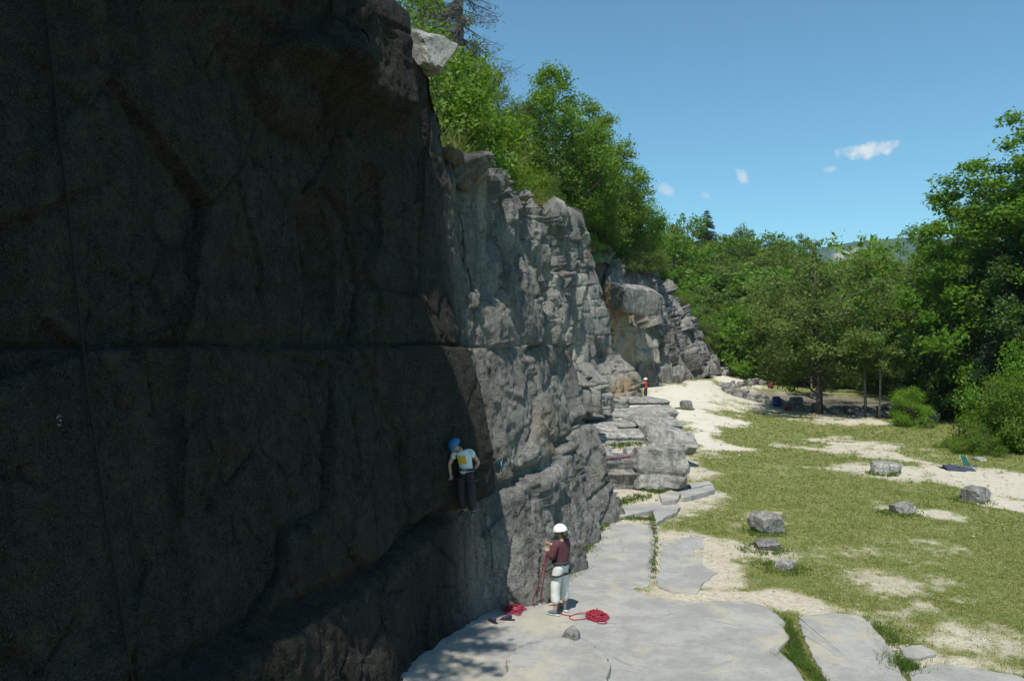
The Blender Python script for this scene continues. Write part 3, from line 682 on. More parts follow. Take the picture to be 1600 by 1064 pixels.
# wood on the far slope
g = 'trees of the wood on the far slope'; rd = random.Random(5); k = 0
for row, (Y, n, x0, x1) in enumerate([(90, 7, 1130, 1300), (97, 9, 1080, 1330), (106, 9, 1060, 1340), (116, 10, 1040, 1350), (128, 10, 1020, 1350), (142, 10, 1000, 1350), (158, 10, 990, 1330), (176, 9, 990, 1310)]):
    for i in range(n):
        px = x0 + (x1 - x0) * (i + .5 * rd.random() + .25) / n; yy_ = Y + rd.uniform(-4, 4); x = (px - 800) / FPX * yy_
        z = max(float(floor_h(x, yy_)), hill_z(x, yy_) if x < top_x(yy_) else -9)
        pr_ = [T_MID, T_MID2, T_MID3, T_FAR][rd.randrange(4)] if Y < 130 else [T_FAR, T_MID, T_MID2][rd.randrange(3)]
        h = rd.uniform(6.5, 11) * (.75 if row < 1 else 1)
        plant(pr_, 'woodland_tree', 'leafy tree in the dense wood covering the slope behind the far cliff', 'tree', x, yy_, z - .3, h, group=g, rz=rd.random() * 6, sx=rd.uniform(.95, 1.25), lmat=rd.choice([None, ML1, ML2, ML1]))
for i, (px, Y, h) in enumerate([(1055, 92, 6), (1085, 90, 5.5), (1120, 89, 4.6), (1150, 92, 4.4), (1035, 84, 6), (1140, 99, 7), (1010, 80, 6.5), (1180, 96, 4)]):
    x = (px - 800) / FPX * Y; z = max(float(floor_h(x, Y)), hill_z(x, Y) if x < top_x(Y) else -9)
    plant([T_MID2, T_MID][i % 2], 'woodland_tree', ['low tree above the low end of the far cliff top', 'low tree behind the last shrub on the far cliff', 'low bushy tree right behind the large smooth boulder', 'low bushy tree beside the white path past the boulder', 'tree on the slope above the middle of the far cliff', 'bushy tree behind the one beside the white path', 'tree above the overhanging block of the far cliff', 'lowest bushy tree where the white path leaves the picture'][i], 'tree', x, Y, z - .2, h, group='low trees at the edge of the wood', rz=i, sx=1.15)
x = (1105 - 800) / FPX * 150; plant(T_SPR, 'spruce_tree', 'small dark spruce standing out of the skyline of the wood', 'tree', x, 150, float(floor_h(x, 150)), CAMZ + (540 - 326) / FPX * 150 - float(floor_h(x, 150)), rz=.5, sx=1.3)
x = (1075 - 800) / FPX * 150; plant(T_FAR, 'broadleaf_tree', 'round tree on the skyline beside the small dark spruce', 'tree', x, 150, float(floor_h(x, 150)), CAMZ + (540 - 335) / FPX * 150 - float(floor_h(x, 150)), rz=.5, sx=.8)
x = (1156 - 800) / FPX * 150; plant(T_FAR, 'broadleaf_tree', 'pale tree with feathery top on the skyline of the wood', 'tree', x, 150, float(floor_h(x, 150)), CAMZ + (540 - 350) / FPX * 150 - float(floor_h(x, 150)), rz=2.5, sx=.6, lmat=ML2)

# clearing and the trees round it
floor_tree(T_RND, 'broadleaf_tree', 'round-crowned grey-green tree with dark trunk in the stone circle', 'tree', 1280, 53.5, 385, rz=.6, sx=1.2)
floor_tree(T_SLIM, 'broadleaf_tree', 'thin straggly sapling rising behind the round-crowned tree', 'tree', 1268, 66, 352, rz=1.6, sx=.55, lmat=ML2)
floor_tree(T_SLIM, 'broadleaf_tree', 'slender pale-trunked tree, the one nearer the round-crowned tree', 'tree', 1352, 52, 455, rz=2.0, sx=1.15)
floor_tree(T_SLIM, 'broadleaf_tree', 'slender pale-trunked tree, the one nearer the small bush', 'tree', 1374, 50.5, 470, rz=3.9, sx=1.1, lmat=ML2)
floor_tree(T_TALL, 'broadleaf_tree', 'tall tree reaching highest at the edge of the picture beyond the clearing', 'tree', 1585, 47, 195, rz=.2, sx=1.15)
floor_tree(T_TALL2, 'broadleaf_tree', 'tall tree second highest, with feathery top beyond the clearing', 'tree', 1495, 58, 292, rz=1.2, sx=1.0)
floor_tree(T_TALL2, 'broadleaf_tree', 'tree beside the second highest one on its valley side', 'tree', 1448, 64, 345, rz=3.2, sx=.8)
floor_tree(T_MID, 'broadleaf_tree', 'round leafy tree below the far hill behind the slender trunks', 'tree', 1385, 75, 372, rz=2.2, sx=.9, lmat=ML4)
floor_tree(T_MID3, 'broadleaf_tree', 'grey-green tree between the round-crowned tree and the far hill', 'tree', 1330, 84, 402, rz=5, sx=1.2)
g = 'dark trees at the back of the clearing'
DL = ['dark tree behind the slender trunk nearer the small bush', 'shaded tree behind the jagged rock beyond the clearing', 'dark tall tree filling the gap left of the dark spruce', 'dark round tree behind the dark spruce', 'dark tree right behind the tall bush at the picture edge',
      'low dark tree just behind the bright rounded bush', 'low dark tree above the jagged rock', 'dark tree seen between the round-crowned tree and the slender trunks', 'tree behind the crown of the round-crowned tree', 'grey-green tree under the foot of the far hill', 'leafy tree beyond the slender trunks under the far hill',
      'grey-green low tree on the path side of the round-crowned tree', 'leafy low tree at the end of the white path', 'tall dark tree between the highest tree and the second highest', 'tall tree at the very edge of the picture behind the highest tree', 'tree standing just outside the picture beyond the clearing', 'dark low tree behind both slender trunks']
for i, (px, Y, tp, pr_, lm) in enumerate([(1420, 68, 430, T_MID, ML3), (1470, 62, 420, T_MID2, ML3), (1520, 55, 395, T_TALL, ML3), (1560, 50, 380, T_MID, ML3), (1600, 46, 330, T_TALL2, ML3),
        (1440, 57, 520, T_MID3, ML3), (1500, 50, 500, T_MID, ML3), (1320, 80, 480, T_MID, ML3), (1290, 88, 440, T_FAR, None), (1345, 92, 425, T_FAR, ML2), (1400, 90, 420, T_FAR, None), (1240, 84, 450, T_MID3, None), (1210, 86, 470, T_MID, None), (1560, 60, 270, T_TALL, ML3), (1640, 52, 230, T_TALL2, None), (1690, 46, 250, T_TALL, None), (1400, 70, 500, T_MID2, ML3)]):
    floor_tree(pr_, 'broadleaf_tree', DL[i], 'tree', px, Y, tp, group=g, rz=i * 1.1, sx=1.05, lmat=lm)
floor_tree(T_SPR, 'spruce_tree', 'dark spruce with drooping boughs in the shade beyond the clearing', 'tree', 1572, 45, 395, rz=.9, sx=1.1)
floor_tree(T_BUSH, 'shrub', 'bright rounded bush beside the grey rock beyond the clearing', 'shrub', 1424, 47, 603, rz=.3, sx=.85)
floor_tree(T_BUSH2, 'shrub', 'low spreading bush behind the blue blanket', 'shrub', 1482, 37.5, 682, rz=1.1, sx=1.3, lmat=ML1)
floor_tree(T_BUSH, 'shrub', 'large leafy bush at the picture edge above the folding chair', 'shrub', 1574, 36.5, 582, rz=1.9, sx=.8, lmat=ML1)
floor_tree(T_BUSH, 'shrub', 'tall dark bush behind the large leafy bush at the edge', 'shrub', 1622, 38, 535, rz=4.4, sx=.8, lmat=ML1)
floor_tree(T_BUSH2, 'shrub', 'small bush at the foot of the large leafy bush', 'shrub', 1528, 35.5, 660, rz=3.4, sx=1.0, lmat=ML1)

# ------------------------------------------------------------------ far hill and house
ny, nx = 60, 160
U, Vv = np.meshgrid(np.linspace(0, 1, nx), np.linspace(0, 1, ny))
ridge = np.interp(800 + (U * .55 + .22) * FPX, [1000, 1240, 1300, 1340, 1430, 1520, 1700, 1800], [470, 405, 387, 380, 376, 380, 396, 424])
Yh = 1250 + Vv * 420; Xh = (U * .55 + .22) * Yh
Zh = (CAMZ + (540 - ridge) / FPX * 1670) * sstep(Vv, -.25, 1.0)
pp = np.stack([Xh.ravel(), Yh.ravel(), Zh.ravel()], 1); pp[:, 2] += 5 * fbm(pp * .012, 4, 31) + 4 * rng.random(len(pp)) * (Zh.ravel() > 20)
me = np_mesh('far_hill', pp, grid_faces(ny, nx), smooth=False)
sc_ = 800 + pp[:, 0] / pp[:, 1] * FPX; scy = 540 - (pp[:, 2] - CAMZ) / pp[:, 1] * FPX
attr(me, 'bare', sstep(-np.abs(scy - (402 - .18 * (sc_ - 1300))) / 9, -1.2, -.3) * sstep(-np.abs(sc_ - 1328) / 32, -1, -.5) * (.5 + .5 * fbm(pp * .05, 3, 32)))
m, t, o = new_mat('far_wood'); b = NB(t); co = b.n('ShaderNodeNewGeometry').outputs['Position']
c = b.mix(b.ramp(b.noise(co, .03, 4), .35, .65), (.02, .042, .02), (.04, .07, .03)); c = b.mix(b.at('bare'), c, (.5, .47, .42))
pr = b.n('ShaderNodeBsdfPrincipled', {'Base Color': c, 'Roughness': 1}); t.links.new(pr.outputs[0], o.inputs[0])
tag(link('far_hill', me, m), kind='structure')
# ------------------------------------------------------------------ stones
def rock_mesh(name, seed, dims, level=3, nplanes=16, rough=.09, strat=0.0, boxy=.0):
    rg = np.random.default_rng(seed); bm = bmesh.new(); bmesh.ops.create_icosphere(bm, subdivisions=level, radius=1)
    D = np.array([v.co for v in bm.verts]); D /= np.linalg.norm(D, axis=1, keepdims=True)
    n = rg.normal(size=(nplanes, 3)); n /= np.linalg.norm(n, axis=1, keepdims=True); h = .72 + .3 * rg.random(nplanes)
    if boxy: 
        ax = np.array([(1, 0, 0), (-1, 0, 0), (0, 1, 0), (0, -1, 0), (0, 0, 1), (0, 0, -1)], float) + rg.normal(size=(6, 3)) * .12
        ax /= np.linalg.norm(ax, axis=1, keepdims=True); n = np.concatenate([n, ax]); h = np.concatenate([h * (1 + .25 * boxy), np.full(6, .72)])
    r = np.min(h[None] / np.maximum(D @ n.T, .05), axis=1); p = D * np.minimum(r, 1.35)[:, None]
    dm = np.array(dims) * .5; q = p * dm / .8
    q += D * (rough * min(dims) * fbm(q / max(min(dims), .1) * 2.2 + seed, 4, seed % 50))[:, None]
    if strat: q[:, :2] *= (1 + strat * vnoise(np.stack([q[:, 0] * .2, q[:, 1] * .2, q[:, 2] / strat * .9], 1) + seed, 3))[:, None]
    for v, c in zip(bm.verts, q): v.co = c
    me = bpy.data.meshes.new(name); bm.to_mesh(me); bm.free(); me['zmin'] = float(q[:, 2].min()); return me
def put_rock(name, label, px, py, w, d, h, seed, rz=0, sink=.22, cat='boulder', mat=None, level=3, parent=None, boxy=.3, group=None, Y=None, strat=0.0, zoff=0):
    if Y is None: x, y = gpt(px, py)
    else: x, y = (px - 800) / FPX * Y, Y
    y += d * .3; x += (px - 800) / FPX * d * .3
    me = rock_mesh(name, seed, (w, d, h), level, boxy=boxy, strat=strat)
    o = link(name, me, mat or MB_, parent, loc=(x, y, fz(x, y) - me['zmin'] - sink * h + zoff), rot=(0, 0, rz))
    if label: tag(o, label, cat, group)
    return o
put_rock('boulder', 'angular grey boulder with the flat stone just in front of it', 1200, 833, .82, .7, .62, 3, .3)
put_rock('boulder', 'flat pale stone in front of the angular grey boulder on the grass', 1198, 859, .62, .5, .26, 5, .1)
put_rock('boulder', 'small dark stone half hidden in the grass beyond the slabs', 1226, 890, .36, .4, .26, 7, .9)
put_rock('boulder', 'long flat-topped pale boulder on the bare strip of the meadow', 1384, 739, 1.15, .7, .5, 9, -.1)
put_rock('boulder', 'low sunken stone in a bare patch in the middle of the meadow', 1411, 802, .75, .55, .42, 11, .2, sink=.3)
put_rock('boulder', 'rounded grey boulder on the bare ground near the blue blanket', 1524, 784, .85, .7, .62, 13, .5)
put_rock('boulder', 'single upright stone on the white path below the far climber', 1072, 637, .75, .6, .62, 15, .2)
put_rock('boulder', 'large smooth boulder at the foot of the far end of the cliff', 1130, 586, 2.2, 1.6, 1.1, 17, .0)
put_rock('boulder', 'small flat stone on the path past the far cliff', 1163, 588, 1.4, .8, .4, 18, .0)
put_rock('boulder', 'dark squat stone lying on the front slab', 895, 1012, .26, .3, .27, 19, .7, sink=.05, zoff=.05)
put_rock('boulder', 'jagged grey rock standing between two bushes beyond the clearing', 1475, 652, 1.5, 1.3, 1.9, 21, .4, level=4)
put_rock('boulder', 'low rock half covered by the bright rounded bush', 1452, 660, 1.0, .9, .9, 23, .2)
put_rock('boulder', 'thin flat stone at the edge of the low spreading bush', 1530, 720, .5, .5, .2, 25, .2)

me = rock_mesh('rock_block', 61, (.8, 1.0, .72), 4, boxy=.5, rough=.08)
tag(link('rock_block', me, MB_, None, loc=P(662, 86, 14.7), rot=(.1, .1, .9)), 'sunlit block jutting from the top edge of the dark wall', 'rock')
me = rock_mesh('rock_block', 64, (3.6, 3.4, 2.3), 4, boxy=.9, rough=.08, nplanes=10)
tag(link('rock_block', me, MB_, None, loc=P(984, 466, 61.8), rot=(.25, .1, .5)), 'big block overhanging the pale broken face of the far cliff', 'rock')
# stepped limestone ledge below the pillar
ledge = tag(empty('stepped_ledge', (*gpt(1000, 770), .1)), 'stepped grey limestone ledge with grassy gaps below the pillar of the cliff', 'rock ledge')
from mathutils import Matrix as _M
LB = [(1031, 768, 1.45, 1.5, 1.45, 0), (966, 765, 1.75, 1.5, 1.15, .05), (925, 760, 1.3, 1.5, 1.25, .1), (1003, 742, .9, 1.4, .9, .0),
      (1040, 712, 1.5, 2.2, 1.05, .1), (968, 708, 2.0, 2.0, .8, -.05), (925, 702, 1.6, 2.0, .9, .1), (1028, 684, 1.7, 2.4, .9, .05), (955, 686, 1.9, 2.2, .7, 0),
      (1020, 664, 1.9, 2.6, .8, -.1), (965, 668, 2.4, 2.2, .7, .1), (925, 672, 1.8, 2.2, 1.0, 0), (1000, 648, 2.3, 2.6, .9, .1), (945, 652, 2.4, 2.4, .9, 0), (985, 640, 1.6, 2.0, .7, .1), (960, 640, 1.6, 2.0, 1.1, -.2),
      (905, 655, 2.2, 2.4, 1.6, 0), (935, 640, 2.4, 2.2, 1.3, .1), (1040, 700, .9, 1.0, .5, .4), (975, 756, .8, .7, .45, .2), (955, 772, .6, .6, .35, .7), (1049, 735, .7, 1.2, .9, 0)]
for i, (px, py, w, d, h, rz) in enumerate(LB):
    Yl = np.interp(py, [640, 650, 668, 685, 708, 740, 768], [46, 43, 39, 35, 32, 28.6, 27.0]); x = (px - 800) / FPX * Yl; y = Yl + d * .45
    me = rock_mesh('stone_block', 200 + i, (w * 1.3, d * 1.3, h * 1.1), 4, nplanes=12, boxy=.85, strat=.12, rough=.13)
    zt = CAMZ + (540 - (py - h / Yl * FPX)) / FPX * Yl            # its top edge
    o = link('stone_block', me, MB_, None, loc=(x, y, zt - h * .5), rot=(0, 0, rz)); o.parent = ledge
    o.matrix_parent_inverse = _M.Translation(-ledge.location)

# flat slabs of bedrock let into the floor
def slab_h(x, y): return .055 + .035 * fbm(np.stack([x, y, 0 * x], 1) * .55, 3, 71) + .012 * fbm(np.stack([x, y, 0 * x], 1) * 2.2, 3, 72)
def slab(name, pix, nr=14, n=140, seed=0, lift=0.0, mat=None, wob=.06):
    w = np.array([gpt(*a) if len(a) == 2 else (a[0], a[1]) for a in pix])
    seg = np.linalg.norm(np.roll(w, -1, 0) - w, axis=1); cum = np.concatenate([[0], np.cumsum(seg)]); t_ = np.linspace(0, cum[-1], n, endpoint=False)
    ww = np.vstack([w, w[:1]]); o_ = np.stack([np.interp(t_, cum, ww[:, k]) for k in (0, 1)], 1)
    o_ += wob * np.stack([fbm(np.stack([o_[:, 0], o_[:, 1], 0 * t_], 1) * 4.5, 4, seed + k, .65) for k in (3, 9)], 1) * 2
    c = o_.mean(0); V = []; rings = np.concatenate([[1.004, 1.0, .992], np.linspace(.975, .0005, nr)])
    for k, r in enumerate(rings):
        q = c + (o_ - c) * r; hh = floor_h(q[:, 0], q[:, 1]) + slab_h(q[:, 0], q[:, 1]) + lift
        if k == 0: hh -= .16 + lift
        if k == 1: hh -= .022
        V.append(np.stack([q[:, 0], q[:, 1], hh], 1))
    V = np.concatenate(V); F = []
    for k in range(len(rings) - 1):
        i = np.arange(n); j = (i + 1) % n; F.append(np.stack([k * n + i, k * n + j, (k + 1) * n + j, (k + 1) * n + i], 1))
    me = np_mesh(name, V, np.concatenate(F), smooth=False); L = len(rings) - 1
    o = link(name, me, mat or MSL, ground); return o
SLABS = [
 [(560, 1180), (622, 1056), (700, 982), (760, 958), (830, 936), (905, 928), (985, 924), (1030, 938), (1085, 946), (1160, 941), (1200, 952), (1226, 975), (1233, 1002), (1215, 1022), (1240, 1040), (1262, 1075), (1320, 1180), (1000, 1200), (760, 1200)],
 [(1246, 968), (1300, 961), (1344, 964), (1368, 985), (1390, 1015), (1398, 1040), (1420, 1075), (1480, 1180), (1400, 1200), (1310, 1120), (1290, 1064), (1262, 1010)],
 [(905, 888), (925, 855), (952, 822), (985, 819), (1017, 822), (1023, 850), (1018, 890), (1015, 918), (985, 922), (905, 926), (850, 932), (878, 908)],
 [(1034, 846), (1070, 841), (1098, 838), (1100, 860), (1097, 884), (1122, 896), (1100, 912), (1090, 930), (1050, 926), (1026, 918), (1032, 875)],
 [(1021, 804), (1040, 795), (1062, 793), (1058, 804), (1040, 812), (1026, 823)],
 [(1062, 775), (1090, 768), (1115, 763), (1117, 771), (1090, 779), (1064, 785)],
 [(955, 800), (990, 793), (1032, 790), (1036, 799), (1000, 806), (960, 812)],
 [(1030, 778), (1050, 772), (1062, 776), (1058, 787), (1034, 789)],
 [(1075, 760), (1110, 755), (1112, 760), (1080, 766)],
 [(1415, 1052), (1470, 1040), (1540, 1048), (1600, 1062), (1660, 1100), (1560, 1140), (1450, 1100)],
 [(1408, 1018), (1440, 1012), (1462, 1024), (1440, 1034), (1412, 1031)]]
for i, s_ in enumerate(SLABS):
    slab('slab', s_, nr=40 if i == 0 else 16, n=300 if i < 3 else 120, seed=i * 7, lift=[.0, -.005, -.02, -.02, .05, .10, .05, .08, .06, -.01, .02][i], wob=.035)
slab('slab', [(785, 1090), (792, 1050), (815, 1022), (860, 1011), (905, 1008), (942, 1030), (952, 1060), (945, 1110), (850, 1130)], nr=16, n=140, seed=90, lift=.11, wob=.08)

# ring of piled stones round the tree
ring = tag(empty('stone_circle', (*gpt(1290, 628), .4)), 'low circle of piled stones in the shade of the round-crowned tree', 'stone circle')
rs_ = [rock_mesh('stone', 300 + k, (1, .8, .6), 2, nplanes=10, boxy=.4, rough=.04) for k in range(6)]
for m_ in rs_: m_.materials.append(MB_)
rd = random.Random(9)
pts = spline([gpt(1200, 600), gpt(1150, 605), gpt(1140, 613), gpt(1165, 624), gpt(1205, 633), gpt(1255, 642), gpt(1320, 649), gpt(1380, 652), gpt(1400, 640)], 110)
for k in range(230):
    c = pts[rd.randrange(110)] if k >= 110 else pts[k]; x, y = c[0] + rd.gauss(0, .25), c[1] + abs(rd.gauss(0, 1.0)) * (k % 2)
    s_ = rd.uniform(.35, .8) * (1 if k < 150 else .8)
    o = link('stone', rs_[k % 6], None, None, loc=(x, y, fz(x, y) + s_ * .18 + (.28 * rd.random() if k % 2 else 0)), rot=(rd.uniform(-.3, .3), rd.uniform(-.3, .3), rd.random() * 6), scale=s_)
    o.parent = ring; o.matrix_parent_inverse = _M.Translation(-ring.location)

# loose gravel and small stones
rg = np.random.default_rng(21)
def scatter(n, y0, y1, a0, a1):
    Y = 1 / (1 / y0 + (1 / y1 - 1 / y0) * rg.random(n)); A = a0 + (a1 - a0) * rg.random(n); return A * Y, Y
X, Y = scatter(30000, 10, 60, -.05, .72); cvv = cover(X, Y)
keep = rg.random(len(X)) < np.where(cvv < .45, .42, .07); keep &= (X > top_x(Y) + 2.6 - .3)
X, Y = X[keep], Y[keep]; n = len(X)
base = np.array([(1, 0, 0), (0, 1, 0), (-1, 0, 0), (0, -1, 0), (0, 0, .7), (0, 0, -.5), (.6, .6, .35), (-.6, .55, .3)]); 
tri = np.array([(0, 6, 4), (6, 1, 4), (1, 7, 4), (7, 2, 4), (2, 3, 4), (3, 0, 4), (0, 1, 6), (1, 2, 7), (0, 5, 1), (1, 5, 2), (2, 5, 3), (3, 5, 0)])
sz = (.012 + .03 * rg.random(n) ** 4) * np.clip(Y / 20, .8, 1.7); th = rg.random(n) * 6.28
B = base[None] * (1 + .3 * rg.normal(size=(n, 8, 1))) ; c_, s_ = np.cos(th)[:, None], np.sin(th)[:, None]
v = np.stack([(B[..., 0] * c_ - B[..., 1] * s_) * sz[:, None] + X[:, None], (B[..., 0] * s_ + B[..., 1] * c_) * sz[:, None] + Y[:, None], B[..., 2] * sz[:, None] * .8 + (floor_full(X, Y) + sz * .25)[:, None]], -1).reshape(-1, 3)
f = (tri[None] + (np.arange(n) * 8)[:, None, None]).reshape(-1, 3)
m, t, o = new_mat('gravel_stone'); b = NB(t); g_ = b.n('ShaderNodeNewGeometry')
pr = b.n('ShaderNodeBsdfPrincipled', {'Base Color': b.mix(g_.outputs['Random Per Island'], (.25, .235, .20), (.56, .53, .46)), 'Roughness': .9}); t.links.new(pr.outputs[0], o.inputs[0])
tag(link('gravel', np_mesh('gravel', v, f), m), 'loose pale limestone gravel strewn over the quarry floor', 'gravel', kind='stuff')

# grass
def blades(X, Y, Z, h, w, rg, nb=3):
    X = np.repeat(X, nb); Y = np.repeat(Y, nb); Z = np.repeat(Z, nb); h = np.repeat(h, nb) * (.6 + .7 * rg.random(len(X))); w = np.repeat(w, nb)
    n = len(X); th = rg.random(n) * 6.28; X = X + .03 * rg.normal(size=n); Y = Y + .03 * rg.normal(size=n)
    d = np.stack([np.cos(th), np.sin(th)], 1); l = rg.normal(size=(n, 2)) * .55
    b0 = np.stack([X - d[:, 0] * w, Y - d[:, 1] * w, Z - .01], 1); b1 = np.stack([X + d[:, 0] * w, Y + d[:, 1] * w, Z - .01], 1)
    tp = np.stack([X + l[:, 0] * h, Y + l[:, 1] * h, Z + h], 1)
    return np.stack([b0, b1, tp], 1).reshape(-1, 3), np.arange(n * 3).reshape(n, 3)
X, Y = scatter(150000, 10.5, 60, .0, .72); cvv = cover(X, Y)
keep = (rg.random(len(X)) < sstep(cvv + .12 * rg.normal(size=len(X)), .38, .85)) & (X > top_x(Y) + 3.0); X, Y = X[keep], Y[keep]
h = (.022 + .035 * rg.random(len(X))) * np.clip(Y / 20, .8, 1.8); w = .006 * np.clip(Y / 12, 1, 4)
v1, f1 = blades(X, Y, floor_full(X, Y), h, w, rg, 3)
MGR = leaf_mat('grass_blade', (.175, .22, .05), (.285, .295, .10), trans=.4)
tag(link('grass', np_mesh('grass', v1, f1), MGR), 'short patchy meadow grass on the quarry floor', 'grass', kind='stuff')
W2 = []      # taller weeds in the joints of the slabs and at the foot of the walls
for (path, dens, hh, sp) in [([(1225, 968), (1238, 1000), (1245, 1030), (1275, 1058), (1295, 1085)], 1300, .08, .045), ([(1018, 800), (1022, 850), (1018, 905)], 420, .07, .04), ([(700, 978), (740, 962)], 220, .10, .07), ([(838, 930), (880, 905), (905, 872), (935, 832), (948, 795)], 900, .10, .10),
        ([(950, 808), (1020, 812)], 260, .07, .12), ([(955, 788), (1010, 775)], 260, .09, .15), ([(1215, 1028), (1240, 1030)], 350, .08, .07), ([(1400, 1030), (1420, 1050)], 300, .10, .10), ([(1050, 770), (1060, 720), (1055, 690)], 300, .10, .10), ([(1360, 968), (1400, 1010)], 300, .07, .12), ([(1005, 765), (1045, 772)], 260, .12, .1), ([(945, 700), (1000, 690)], 260, .12, .2)]:
    q = np.array(spline([gpt(*a) for a in path], 60)); i = rg.integers(0, 60, dens); W2.append(np.column_stack([q[i] + rg.normal(size=(dens, 2)) * sp * (1 + .6 * rg.random((dens, 1))), np.full(dens, hh)]))
for (px, py) in [(1200, 836), (1198, 862), (1226, 893), (1384, 742), (1411, 805), (1524, 786), (1072, 640)]:
    q = np.array(gpt(px, py)); a = rg.random(170) * 6.28; rr_ = .45 + .12 * rg.normal(size=170); W2.append(np.column_stack([q[0] + rr_ * np.cos(a), q[1] + .25 + rr_ * np.sin(a), np.full(170, .09)]))
W2 = np.concatenate(W2); zz = floor_full(W2[:, 0], W2[:, 1])
v2, f2 = blades(W2[:, 0], W2[:, 1], zz, W2[:, 2] * (.5 + .8 * rg.random(len(W2))), np.full(len(W2), .008) * np.clip(W2[:, 1] / 14, 1, 2.5), rg, 4)
MWE = leaf_mat('weed_blade', (.075, .135, .02), (.13, .20, .035), trans=.3)
tag(link('weeds', np_mesh('weeds', v2, f2), MWE), 'taller green weeds in the slab joints and along the wall foot', 'weeds', kind='stuff')
# tufts hanging over the cliff edge
n = 15000; Yt = 15 + 75 * rg.random(n); dx = np.abs(rg.normal(size=n)) * 1.8 - .1
Xt = top_x(Yt) - dx * .95 - .4; Y2 = Yt + dx * .3; zt = top_z(Yt) + .12 * np.clip(dx, 0, 2) + .36 * np.clip(dx - 2, 0, 9) + .1
m_ = rg.random(n) < .25 + .75 * (fbm(np.stack([Xt, Y2, 0 * Xt], 1) * .5, 2, 44) > 0)
v3, f3 = blades(Xt[m_], Y2[m_], zt[m_], .25 + .3 * rg.random(m_.sum()), .012 * np.clip(Y2[m_] / 12, 1, 5), rg, 4)
tag(link('edge_grass', np_mesh('edge_grass', v3, f3), leaf_mat('edge_grass_blade', (.10, .14, .025), (.20, .20, .055), trans=.35)), 'yellowish tall grass along the top edge of the cliff', 'grass', kind='stuff')
# ------------------------------------------------------------------ people
MSK = plain('skin', (.45, .26, .18), .55, .08); MHAIR = plain('hair', (.045, .028, .018), .7, .3)
MMAR = plain('maroon_cotton', (.095, .030, .036), .85, .2, 14); MWHP = plain('white_cotton', (.66, .65, .60), .85, .06, 10); MBLK = plain('black_cloth', (.014, .014, .017), .8, .3, 12)
MWHS = plain('white_jersey', (.62, .64, .66), .85, .05, 10); MYEL = plain('yellow_print', (.62, .38, .03), .8, .15, 20); MREDS = plain('red_shirt', (.55, .055, .06), .8, .15, 12)
MHW = plain('white_helmet_shell', (.82, .82, .80), .35, .02); MHB = plain('blue_helmet_shell', (.03, .13, .32), .45, .05); MSTR = plain('harness_webbing', (.03, .03, .035), .8, .2, 20)
MGRY = plain('grey_trim', (.35, .36, .36), .7, .1); MSHO = plain('shoe_fabric', (.10, .16, .19), .8, .4, 30); MSOL = plain('shoe_sole', (.45, .45, .42), .8, .1); MDKS = plain('dark_shoe', (.02, .02, .025), .7, .2)
MROP = plain('red_rope', (.30, .022, .045), .8, .45, 60); MROD = plain('dark_rope', (.008, .0025, .0025), .85, .3, 40); MPUR = plain('purple_fabric', (.03, .02, .075), .8, .25, 16); MMET = plain('aluminium', (.6, .6, .6), .35, .05, 10, 1)
def skin(name, V, E, R, mat, parent, root=0, sub=2):
    me = bpy.data.meshes.new(name); me.from_pydata([tuple(v) for v in V], E, []); o = bpy.data.objects.new(name + '_tmp', me); COL.objects.link(o)
    md = o.modifiers.new('s', 'SKIN'); md.use_smooth_shade = True; md.branch_smoothing = .4
    for i, r in enumerate(R):
        d = me.skin_vertices[0].data[i]; d.radius = (r, r) if isinstance(r, (int, float)) else r; d.use_root = (i == root)
    sb = o.modifiers.new('u', 'SUBSURF'); sb.levels = sub; sb.render_levels = sub
    dg = bpy.context.evaluated_depsgraph_get(); nm = bpy.data.meshes.new_from_object(o.evaluated_get(dg)); nm.name = name
    bpy.data.objects.remove(o); bpy.data.meshes.remove(me); nm.materials.clear(); nm.materials.append(mat)
    if name in ('shirt', 'trousers'):       # folds in the cloth
        c = np.zeros(len(nm.vertices) * 3, np.float32); nm.vertices.foreach_get('co', c); c = c.reshape(-1, 3); nn = np.zeros(len(nm.vertices) * 3, np.float32); nm.vertices.foreach_get('normal', nn); nn = nn.reshape(-1, 3)
        c += nn * (.016 * fbm(c * (9, 9, 14), 3, 7) + .008)[:, None]; nm.vertices.foreach_set('co', c.ravel()); nm.update()
    nm.polygons.foreach_set('use_smooth', np.ones(len(nm.polygons), bool)); return link(name, nm, None, parent)
def lerp(a, b, t): return tuple(np.asarray(a) * (1 - t) + np.asarray(b) * t)
